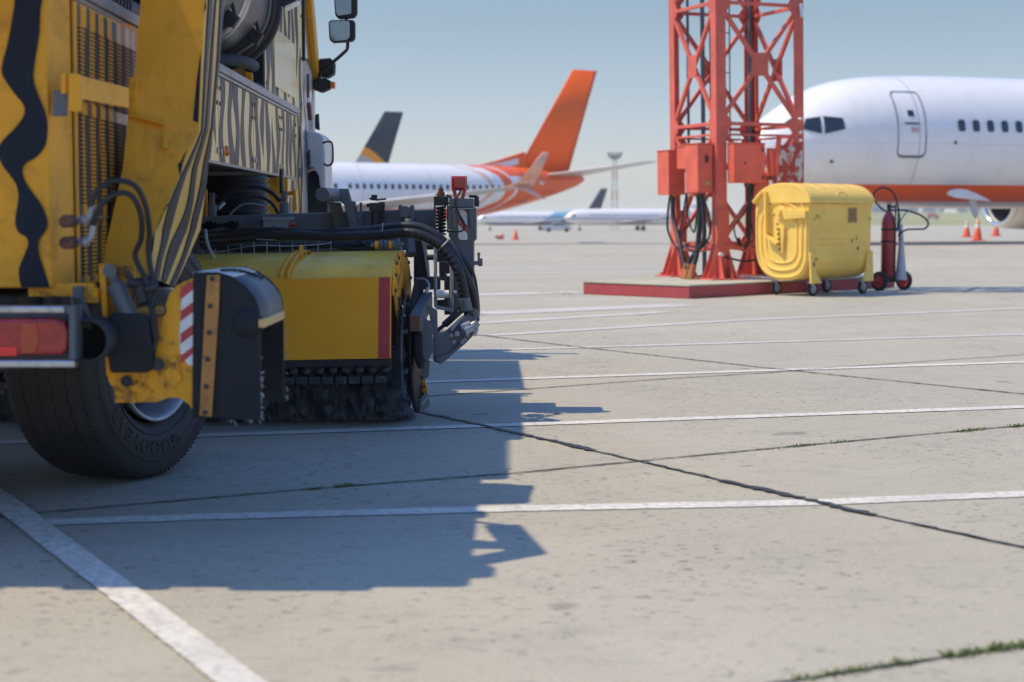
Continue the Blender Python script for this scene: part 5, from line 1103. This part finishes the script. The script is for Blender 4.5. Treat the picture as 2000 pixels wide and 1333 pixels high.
M['fan'] = surf('fan_dark', (.02, .022, .026), .4); M['lip'] = surf('polished_lip', (.72, .72, .73), .18, .9)
M['wing'] = surf('wing_grey', (.48, .49, .50), .4, 0, .2); M['orange'] = surf('orange_livery', (.98, .13, .004), .5, 0, .0, spec=.25, var=.04)
M['stab'] = surf('pale_wing', (.70, .70, .70), .35, 0, .3)
def naca(mb, r0, r1, m=0):
    # loft between two aerofoil sections (leading edge point, chord, thickness, span-normal up vector)
    n = 8; xs = [0, .02, .08, .2, .4, .65, .85, 1.0]
    def ring(le, ch, th, up):
        T = [V(le)+V((x*ch, 0, 0))+up*(th*2.9*(.2969*math.sqrt(x)-.126*x-.3516*x*x+.2843*x**3-.1015*x**4)*1.72) for x in xs]
        B = [V(le)+V((x*ch, 0, 0))-up*(th*2.9*(.2969*math.sqrt(x)-.126*x-.3516*x*x+.2843*x**3-.1015*x**4)*1.4) for x in xs[1:-1]]
        return T+B[::-1]
    a, b = ring(*r0), ring(*r1); k = len(a)
    mb.add(a+b, [(i, (i+1) % k, k+(i+1) % k, k+i) for i in range(k)]+[tuple(range(k))[::-1], tuple(range(k, 2*k))], m, True)
def airliner(name, loc, rz, label, kind, fin_mat, engines='wing', ttail=False, scale=1, wins=(6.9, 31), winglet=None, small=False, grp=None, eng_mat='white', stab='stab'):
    T_ = root(name, loc, label, 'airliner' if scale == 1 else 'regional jet', grp, rz, scale, False)
    lv = livery(name+'_'+kind, kind); Lk = lambda n, mb, m, p=None, **k: link(n, mb, m, p or T_, **k)
    mb = MB(); rows = []; N = 40
    ss = [0, .05, .15, .3, .5, .75, 1, 1.3, 1.6, 1.9, 2.2, 2.6, 3, 3.5, 4, 4.6, 5.2, 6, 7, 9]+list(range(11, 25, 2))+[25, 26, 27, 28, 29, 30, 31, 32, 33, 34, 35, 36, 36.8, 37.4, 37.8, 38.1]
    for s_ in ss:
        # smooth the table
        z0, y0_, r0 = [sum(q)/3 for q in zip(sec(max(0, s_-.25)), sec(s_), sec(min(38.1, s_+.25)))] if 1 < s_ < 37 else sec(s_)
        rows.append([V((s_, -y0_*math.sin(2*math.pi*k/N), z0-r0*math.cos(2*math.pi*k/N))) for k in range(N+1)])
    mb.sheet(rows); FU = Lk('fuselage', mb, lv)
    # fin
    mb = MB(); Y_ = V((0, 1, 0))
    def finsec(x0, x1, z, t): return (V((x0, 0, z)), x1-x0, t, Y_)
    if not ttail: L = [(32.5, 36.8, 4.9, .36), (37.15, 39.2, 12.25, .14)]
    else: L = [(32.0, 36.5, 4.8, .30), (33.8, 37.0, 7.6, .22), (35.6, 38.0, 10.2, .18)]
    for a, b in zip(L, L[1:]): naca(mb, finsec(*a), finsec(*b))
    if not ttail: mb.add([V((28.6, -.06, 5.2)), V((28.6, .06, 5.2)), V((31.0, .1, 5.75)), V((31, -.1, 5.75)), V((33.2, .14, 6.4)), V((33.2, -.14, 6.4)), V((33.4, .2, 4.9)), V((33.4, -.2, 4.9)), V((31, .25, 5.0)), V((31, -.25, 5.0))], [(0, 1, 2, 3), (3, 2, 4, 5), (1, 8, 2), (8, 6, 4, 2), (0, 3, 9), (3, 5, 7, 9)])
    FN = Lk('tail_fin', mb, fin_mat)
    if kind in 'ab':
        mb = MB()
        for sy in (-1, 1): mb.prism([V((x, sy*.135, z)) for x, z in ((29.6, 5.35), (31.2, 5.62), (32.6, 5.95), (32.7, 5.55), (31.9, 5.35))], (0, sy*.02, 0))
        Lk('white_fillet', mb, M['white'], FN)
    up = V((0, 0, 1))
    for sy in (-1, 1):
        mb = MB(); zb_ = 4.75 if not ttail else 10.2; x_ = 34.3 if not ttail else 35.2
        naca(mb, (V((x_, sy*.3, zb_)), 3.4, .30, up), (V((x_+4.0, sy*7.1, zb_+(.85 if not ttail else .1))), 1.3, .10, up)); Lk('tailplane', mb, M[stab])
        mb = MB(); naca(mb, (V((12.6, sy*1.2, 2.1)), 8.0, .75, up), (V((16.3, sy*6.4, 2.55)), 4.3, .45, up)); naca(mb, (V((16.3, sy*6.4, 2.55)), 4.3, .45, up), (V((22.0, sy*16.4, 3.55)), 1.6, .16, up)); W_ = Lk('wing', mb, M['wing'] if kind != 'a' else M['wing'])
        if winglet:
            mb = MB(); pts = [((22.0, 16.4, 3.55), 1.6, V((0, 0, 1))), ((22.4, 17.0, 3.70), 1.45, V((0, -.4, 1))), ((22.8, 17.35, 4.05), 1.15, V((0, -.9, .5))), ((24.0, 17.75, 5.6), .45, V((0, -1, .2)))]
            for a, b in zip(pts, pts[1:]): naca(mb, (V((a[0][0], sy*a[0][1], a[0][2])), a[1], .12, V((0, a[2].y*sy, a[2].z)).normalized()), (V((b[0][0], sy*b[0][1], b[0][2])), b[1], .08, V((0, b[2].y*sy, b[2].z)).normalized()))
            a, b = ((22.5, 17.0, 3.65), 1.0), ((24.1, 17.5, 2.9), .3); naca(mb, (V((a[0][0], sy*a[0][1], a[0][2])), a[1], .08, V((0, -1, 0))), (V((b[0][0], sy*b[0][1], b[0][2])), b[1], .04, V((0, -1, 0))))
            Lk('winglet', mb, winglet, W_)
        if engines == 'wing': ec = V((12.85, sy*4.83, 1.80)); er = .93; el = 4.2
        else: ec = V((27.0, sy*2.75, 4.6)); er = .75; el = 4.6
        mb = MB(); mb.lathe([(er*.86, .25), (er*.86, .1), (er*.9, .0), (er*1.0, .03), (er*1.08, .35), (er*1.12, 1.2), (er*1.02, 2.6), (er*.8, el), (er*.76, el), (er*.8, 2.6)], ec, (1, 0, 0), 40); E = Lk('engine', mb, eng_mat if not isinstance(eng_mat, str) else M[eng_mat])
        mb = MB(); mb.torus(ec+V((.06, 0, 0)), (1, 0, 0), er*.95, .10, 40, 10); Lk('intake_lip', mb, M['lip'], E)
        mb = MB(); mb.lathe([(0, .25), (.12, .45), (.28, .75), (.3, .85), (er*.87, .85)], ec, (1, 0, 0), 32); mb.lathe([(er*.865, .15), (er*.865, 1.0)], ec, (1, 0, 0), 32); Lk('fan', mb, M['fan'], E); mb = MB(); mb.lathe([(.0, el+.5), (.3, el-.3), (er*.7, el-.5)], ec, (1, 0, 0), 24); Lk('exhaust_cone', mb, M['fan'], E)
        mb = MB()
        if engines == 'wing': mb.prism([ec+V((.8, -.12, er*.9)), ec+V((5.5, -.12, .3)), ec+V((5.5, -.12, 1.0)), ec+V((3.0, -.12, er*1.25))], (0, .24, 0))
        else: mb.box(27.6, 30.6, min(sy*1.2, sy*2.2), max(sy*1.2, sy*2.2), 4.35, 4.6)
        Lk('engine_pylon', mb, M['stab'], E)
        for xg, n_ in (((4.0, 1), (19.6, 2)) if sy == 1 else ((19.6, 2),)):
            yg = 0 if n_ == 1 else sy*2.86; r_ = .34 if n_ == 1 else .56
            mb = MB(); mb.cyl((xg, yg, r_), (xg, yg, 2.3), .09 if n_ == 1 else .14); mb.tube([(xg, yg, .9), (xg+.6, yg, 1.9)], .05, 8); GR = Lk('landing_gear', mb, M['light_steel'])
            for k in (-.2, .2) if n_ == 1 else (-.3, .3):
                mb = MB(); mb.lathe([(.08, -.1), (r_*.8, -.11), (r_, -.07), (r_, .07), (r_*.8, .11), (.08, .1)], (xg, yg+k, r_), (0, 1, 0), 28); Lk('gear_wheel', mb, M['rubber'], GR)
    # cabin windows, doors, cockpit glazing on the side that is seen
    def patch(s0, s1, z0, z1, off=.012, n=4, k=2, r_=0):
        mb = MB(); mb.sheet([[skin(s0+(s1-s0)*i/k, z0+(z1-z0)*j/n, off) for j in range(n+1)] for i in range(k+1)], 0, True); return mb
    if not small:
        proto = None; s_ = wins[0]
        while s_ < wins[1]:
            if s_ < 25.6:
                if proto is None or True:
                    mb = MB(); zc = 3.86; pts = [skin(s_+a, zc+b, .014) for a, b in ((-.08, -.17), (.08, -.17), (.12, -.11), (.12, .11), (.08, .17), (-.08, .17), (-.12, .11), (-.12, -.11))]
                    mb.add(pts, [tuple(range(8))])
            else:
                mb = MB(); zc = 3.86; pts = [skin(s_+a, zc+b, .014) for a, b in ((-.08, -.17), (.08, -.17), (.12, -.11), (.12, .11), (.08, .17), (-.08, .17), (-.12, .11), (-.12, -.11))]; mb.add(pts, [tuple(range(8))])
            if not (18.1 < s_ < 18.6): Lk('cabin_window', mb, M['glass'], FU, fix=False)
            s_ += .508
        def ring(s0, s1, z0, z1, r_=.02, rc=.12):
            pts = []
            for cs_, cz_, a0 in ((s1-rc, z1-rc, 0), (s0+rc, z1-rc, 90), (s0+rc, z0+rc, 180), (s1-rc, z0+rc, 270)):
                for a in range(0, 91, 30): pts.append((cs_+rc*math.cos(R(a0+a)), cz_+rc*math.sin(R(a0+a))))
            out = []
            for (a, b), (c_, d_) in zip(pts, pts[1:]+pts[:1]):
                for i in range(6): out.append(skin(a+(c_-a)*i/6, b+(d_-b)*i/6, .0))
            return MB().tube(out+[out[0]], r_, 6, caps=False)
        for s0 in (4.3, 32.0):
            if s0 > 30 and kind == 'a': continue
            DR = Lk('door', ring(s0, s0+.90, 2.95, 4.83), surf('door_outline', (.16, .18, .22), .5), FU)
            mb = patch(s0+.36, s0+.56, 4.10, 4.28, .015); Lk('door_window', mb, M['glass'], DR, fix=False)
            mb = patch(s0+.22, s0+.70, 3.86, 3.92, .015); Lk('door_handle', mb, M['grey_steel'], DR, fix=False)
            mb = patch(s0+.42, s0+.66, 3.64, 3.78, .013); Lk('door_notice', mb, surf('door_notice', (.62, .40, .38), .6), DR, fix=False)
            mb = MB(); mb.tube([skin(s0+.05, 2.98, .0), skin(s0+.12, 2.93, .0), skin(s0+.78, 2.93, .0), skin(s0+.85, 2.98, .0)], .035, 8); Lk('door_sill', mb, M['grey_steel'], DR)
        def quad(pts, nm='cockpit_window'):
            mb = MB(); a, b, c_, d_ = pts; rows = []
            for i in range(5):
                t = i/4; p0 = (a[0]+(b[0]-a[0])*t, a[1]+(b[1]-a[1])*t); p1 = (d_[0]+(c_[0]-d_[0])*t, d_[1]+(c_[1]-d_[1])*t)
                rows.append([skin(p0[0]+(p1[0]-p0[0])*j/4, p0[1]+(p1[1]-p0[1])*j/4, .02) for j in range(5)])
            mb.sheet(rows); return Lk(nm, mb, M['glass'], FU, fix=False)
        quad([(1.48, 3.70), (1.98, 3.56), (2.0, 4.06), (1.62, 4.00)]); quad([(2.06, 3.56), (2.66, 3.70), (2.62, 4.02), (2.08, 4.07)]); quad([(1.0, 3.82), (1.40, 3.72), (1.54, 4.0), (1.30, 4.02)])
        mb = MB(); mb.tube([skin(2.03, 3.5, -.02), skin(2.04, 4.1, -.02)], .03, 6); Lk('window_post', mb, M['white'], FU)
        for s0, z in ((2.35, 2.78), (4.62-2.2, 0), (6.2, 3.36), (1.2, 2.6)):
            if z: mb = MB(); mb.lathe([(0, .02), (.05, .015), (.06, 0)], skin(s0, z, .0), (0, -1, 0), 12); Lk('static_port', mb, M['grey_steel'], FU)
    if small:
        for (a, b), (c_, d_) in (((1.5, 3.6), (2.7, 4.05)),):
            mb = patch(a, c_, b, d_, .03); Lk('cockpit_window', mb, M['glass'], FU, fix=False)
        mb = patch(6, 24, 3.78, 4.0, .012, 2, 20); Lk('window_row', mb, surf('far_window_row', (.25, .28, .33), .4), FU, fix=False)
    return T_
ps = R(21)
right = airliner('airliner', (6.5, 48.0, -.08), ps, 'big white airliner with orange belly stripe, its nose behind the lattice tower', 'a', M['orange'], winglet=M['orange'], eng_mat='white', wins=(6.42, 24))
mb = MB()
def loc(px, py, Y): q = A(px, py, Y)-V((6.5, 48.0, -.08)); return V((q.x*math.cos(ps)+q.y*math.sin(ps), -q.x*math.sin(ps)+q.y*math.cos(ps), q.z))
mb.prism([loc(x, y, 48.4) for x, y in ((1852, 379), (1858, 372), (1872, 369), (1890, 371), (1912, 380), (1938, 394), (1905, 391), (1870, 387), (1856, 383))], (0, .12, 0)); link('air_scoop', mb, M['stab'], right, .03)
mb = MB(); mb.prism([loc(x, y, 48.6) for x, y in ((1894, 388), (1907, 390), (1912, 420), (1907, 428), (1900, 415))], (0, .08, 0)); link('drain_mast', mb, M['wing'], right, .02)
left = airliner('airliner', (-27.9, 98.95, -.75), R(30), 'white airliner with a big orange tail fin standing behind the sweeper truck', 'b', M['orange'], winglet=surf('pale_orange_livery', (.85, .45, .33), .35), eng_mat=M['orange'])
s = NT('navy_fin'); o_ = s.xyz(); q = s.math('SUBTRACT', o_[0], 33.2); q = s.math('MULTIPLY', s.math('MULTIPLY', q, q), .12); g_ = s.math('ADD', o_[2], q)
c = s.mix(s.ramp(g_, 8.2, 8.25), (.42, .44, .46), (.80, .30, .02)); c = s.mix(s.ramp(g_, 9.15, 9.2), c, (.014, .03, .042)); NF = s.fin(c, .5, 0, 0, .25)
airliner('airliner', (-44.6, 143.4, -.85), R(30), 'airliner whose dark navy tail fin has an orange arc, farthest of the three', 'navy', NF, wins=(99, 99))
ra = airliner('regional_jet', (-6.4, 296, -1.25), R(12), 'small white jet with dark blue tail fin, parked far away beside the silver car', 'regA', surf('dark_blue_fin', (.01, .03, .05), .5, spec=.2), 'rear', False, .62, small=True)
rb = airliner('regional_jet', (8.8, 280, -1.15), R(10), 'small white jet with rear engines, far away and partly behind the lattice tower', 'regB', M['white'], 'rear', True, .68, small=True)
# far car
p = V((6.9, 250, -1.12)); CR = root('parked_car', p, 'silver car parked far away in front of the small white jets', 'car')
mb = MB(); pr = [(-2.1, .35), (-2.15, .7), (-1.9, .9), (-1.2, .98), (-.5, 1.42), (.8, 1.45), (1.6, 1.0), (2.1, .9), (2.15, .4), (1.7, .28), (-1.7, .28)]
mb.prism([p+V((x, -.85, z)) for x, z in pr], (0, 1.7, 0)); cb = link('body', mb, surf('silver_paint', (.55, .57, .6), .3, .4, .4), CR, .06)
mb = MB(); mb.prism([p+V((x, -.87, z)) for x, z in ((-1.05, 1.0), (-.45, 1.36), (.75, 1.38), (1.35, 1.0))], (0, 1.74, 0)); link('window', mb, M['glass'], cb)
for x in (-1.35, 1.35):
    for y in (-.8, .8): mb = MB(); mb.cyl(p+V((x, y-.1, .32)), p+V((x, y+.1, .32)), .32); link('wheel', mb, M['rubber'], CR, .03)
# far lattice mast with a floodlight ring
p = V((25.1, 405, -1.84)); MR = root('floodlight_mast', p, 'tall slim red and white floodlight mast standing far away left of the lattice tower', 'mast')
mb = MB(); s = NT('banded_mast_paint'); oz = s.xyz()[2]; MBM = s.fin(s.mix(s.ramp(s.math('SINE', s.math('MULTIPLY', oz, 1.3), 0), -.05, .05), (.42, .08, .06), (.55, .55, .56)), .5)
hh = 17.6; w0, w1 = .85, .45
for sx, sy in ((-1, -1), (1, -1), (1, 1), (-1, 1)): mb.bar(p+V((sx*w0, sy*w0, 0)), p+V((sx*w1, sy*w1, hh)), .14)
for i in range(14):
    z0, z1 = i*hh/14, (i+1)*hh/14; a = w0+(w1-w0)*i/14; b = w0+(w1-w0)*(i+1)/14
    for k in range(4):
        c1 = ((-1, -1), (1, -1), (1, 1), (-1, 1))[k]; c2 = ((-1, -1), (1, -1), (1, 1), (-1, 1))[(k+1) % 4]; mb.bar(p+V((c1[0]*a, c1[1]*a, z0)), p+V((c2[0]*b, c2[1]*b, z1)), .08); mb.bar(p+V((c1[0]*a, c1[1]*a, z0)), p+V((c2[0]*a, c2[1]*a, z0)), .08)
link('lattice_shaft', mb, MBM, MR)
mb = MB(); mb.lathe([(.5, hh-.6), (1.5, hh-.1), (1.7, hh+.3), (1.5, hh+.4), (0, hh+.5)], p, (0, 0, 1), 24)
for k in range(10): a = k*.628; mb.obox(p+V((math.cos(a)*1.6, math.sin(a)*1.6, hh+.8)), V((.2, 0, 0)), V((0, .2, 0)), V((0, 0, .3)))
link('lamp_platform', mb, surf('mast_head', (.16, .17, .19), .5), MR, 0)
# low buildings and stored aircraft beyond the grass
def shed(px0, px1, Y, ph, col, label, roof):
    x0, x1 = A(px0, 400, Y).x, A(px1, 400, Y).x; z0 = gz((x0+x1)/2, Y)-.5; z1 = A(1000, ph, Y).z
    H_ = root('hangar', ((x0+x1)/2, Y, z0), label, 'hangar', 'low hangars beyond the grass')
    mb = MB(); mb.box(x0, x1, Y, Y+30, z0, z1-1.2); link('wall', mb, surf('hangar_wall', col, .6), H_)
    mb = MB(); n = 10; mb.prism([V((x0-.5+(x1-x0+1)*i/n, Y-.5, z1-1.25+1.6*math.sin(math.pi*i/n))) for i in range(n+1)], (0, 31, 0)); link('roof', mb, surf('hangar_roof', roof, .5), H_)
    mb = MB(); k = max(2, int((x1-x0)/8)); w_ = (x1-x0)/k
    for i in range(k):
        mb = MB(); mb.box(x0+w_*(i+.18), x0+w_*(i+.82), Y-.12, Y, z0+.3, z0+(z1-z0)*.62); link('door', mb, surf('hangar_door', (.10, .16, .26), .5), H_)
shed(1700, 1795, 1080, 398, (.30, .36, .45), 'low blue grey hangar beyond the grass just right of the extinguisher', (.5, .53, .58))
shed(1800, 1862, 1110, 400, (.55, .57, .6), 'low whitish hangar beyond the grass above the red vehicle', (.6, .62, .65))
shed(1868, 1990, 1060, 403, (.62, .63, .64), 'long pale hangar beyond the grass above the traffic cones', (.55, .6, .68))
shed(2000, 2150, 1120, 400, (.30, .38, .5), 'low blue hangar beyond the grass at the right end', (.5, .55, .6))
p = V((A(1820, 412, 800).x, 800, 0)); p.z = gz(p.x, 800); FT = root('fire_truck', p, 'small dark red truck driving on the grass far beyond the extinguisher hose', 'truck')
mb = MB(); mb.box(p.x-2.2, p.x+1.6, p.y-1.1, p.y+1.1, p.z+.8, p.z+3.2); link('body', mb, M['red'], FT, .15)
mb = MB(); mb.prism([p+V((1.7, -1.1, .8)), p+V((3.4, -1.1, .8)), p+V((3.4, -1.1, 1.9)), p+V((2.9, -1.1, 2.7)), p+V((1.7, -1.1, 2.7))], (0, 2.2, 0)); link('cab', mb, M['red'], FT, .1)
for x in (-1.4, 2.5):
    mb = MB(); mb.cyl(p+V((x, -1.15, .5)), p+V((x, 1.15, .5)), .5); link('wheel', mb, M['rubber'], FT)
# faint haze in the air
mb = MB(); mb.box(-4300, 4300, -120, 6300, -3.4, 21)
s = NT('haze'); s.t.nodes.remove(s.b); pv = s.n('VolumePrincipled'); pv.inputs['Color'].default_value = (.95, .97, 1, 1); pv.inputs['Density'].default_value = .00035; pv.inputs['Anisotropy'].default_value = .0
s.l(pv.outputs[0], s.t.nodes['Material Output'].inputs['Volume'])
if HAZE: tag(link('haze', mb, s.mat), kind='stuff')
for o in bpy.data.objects:
    if '_o' in o: del o['_o']
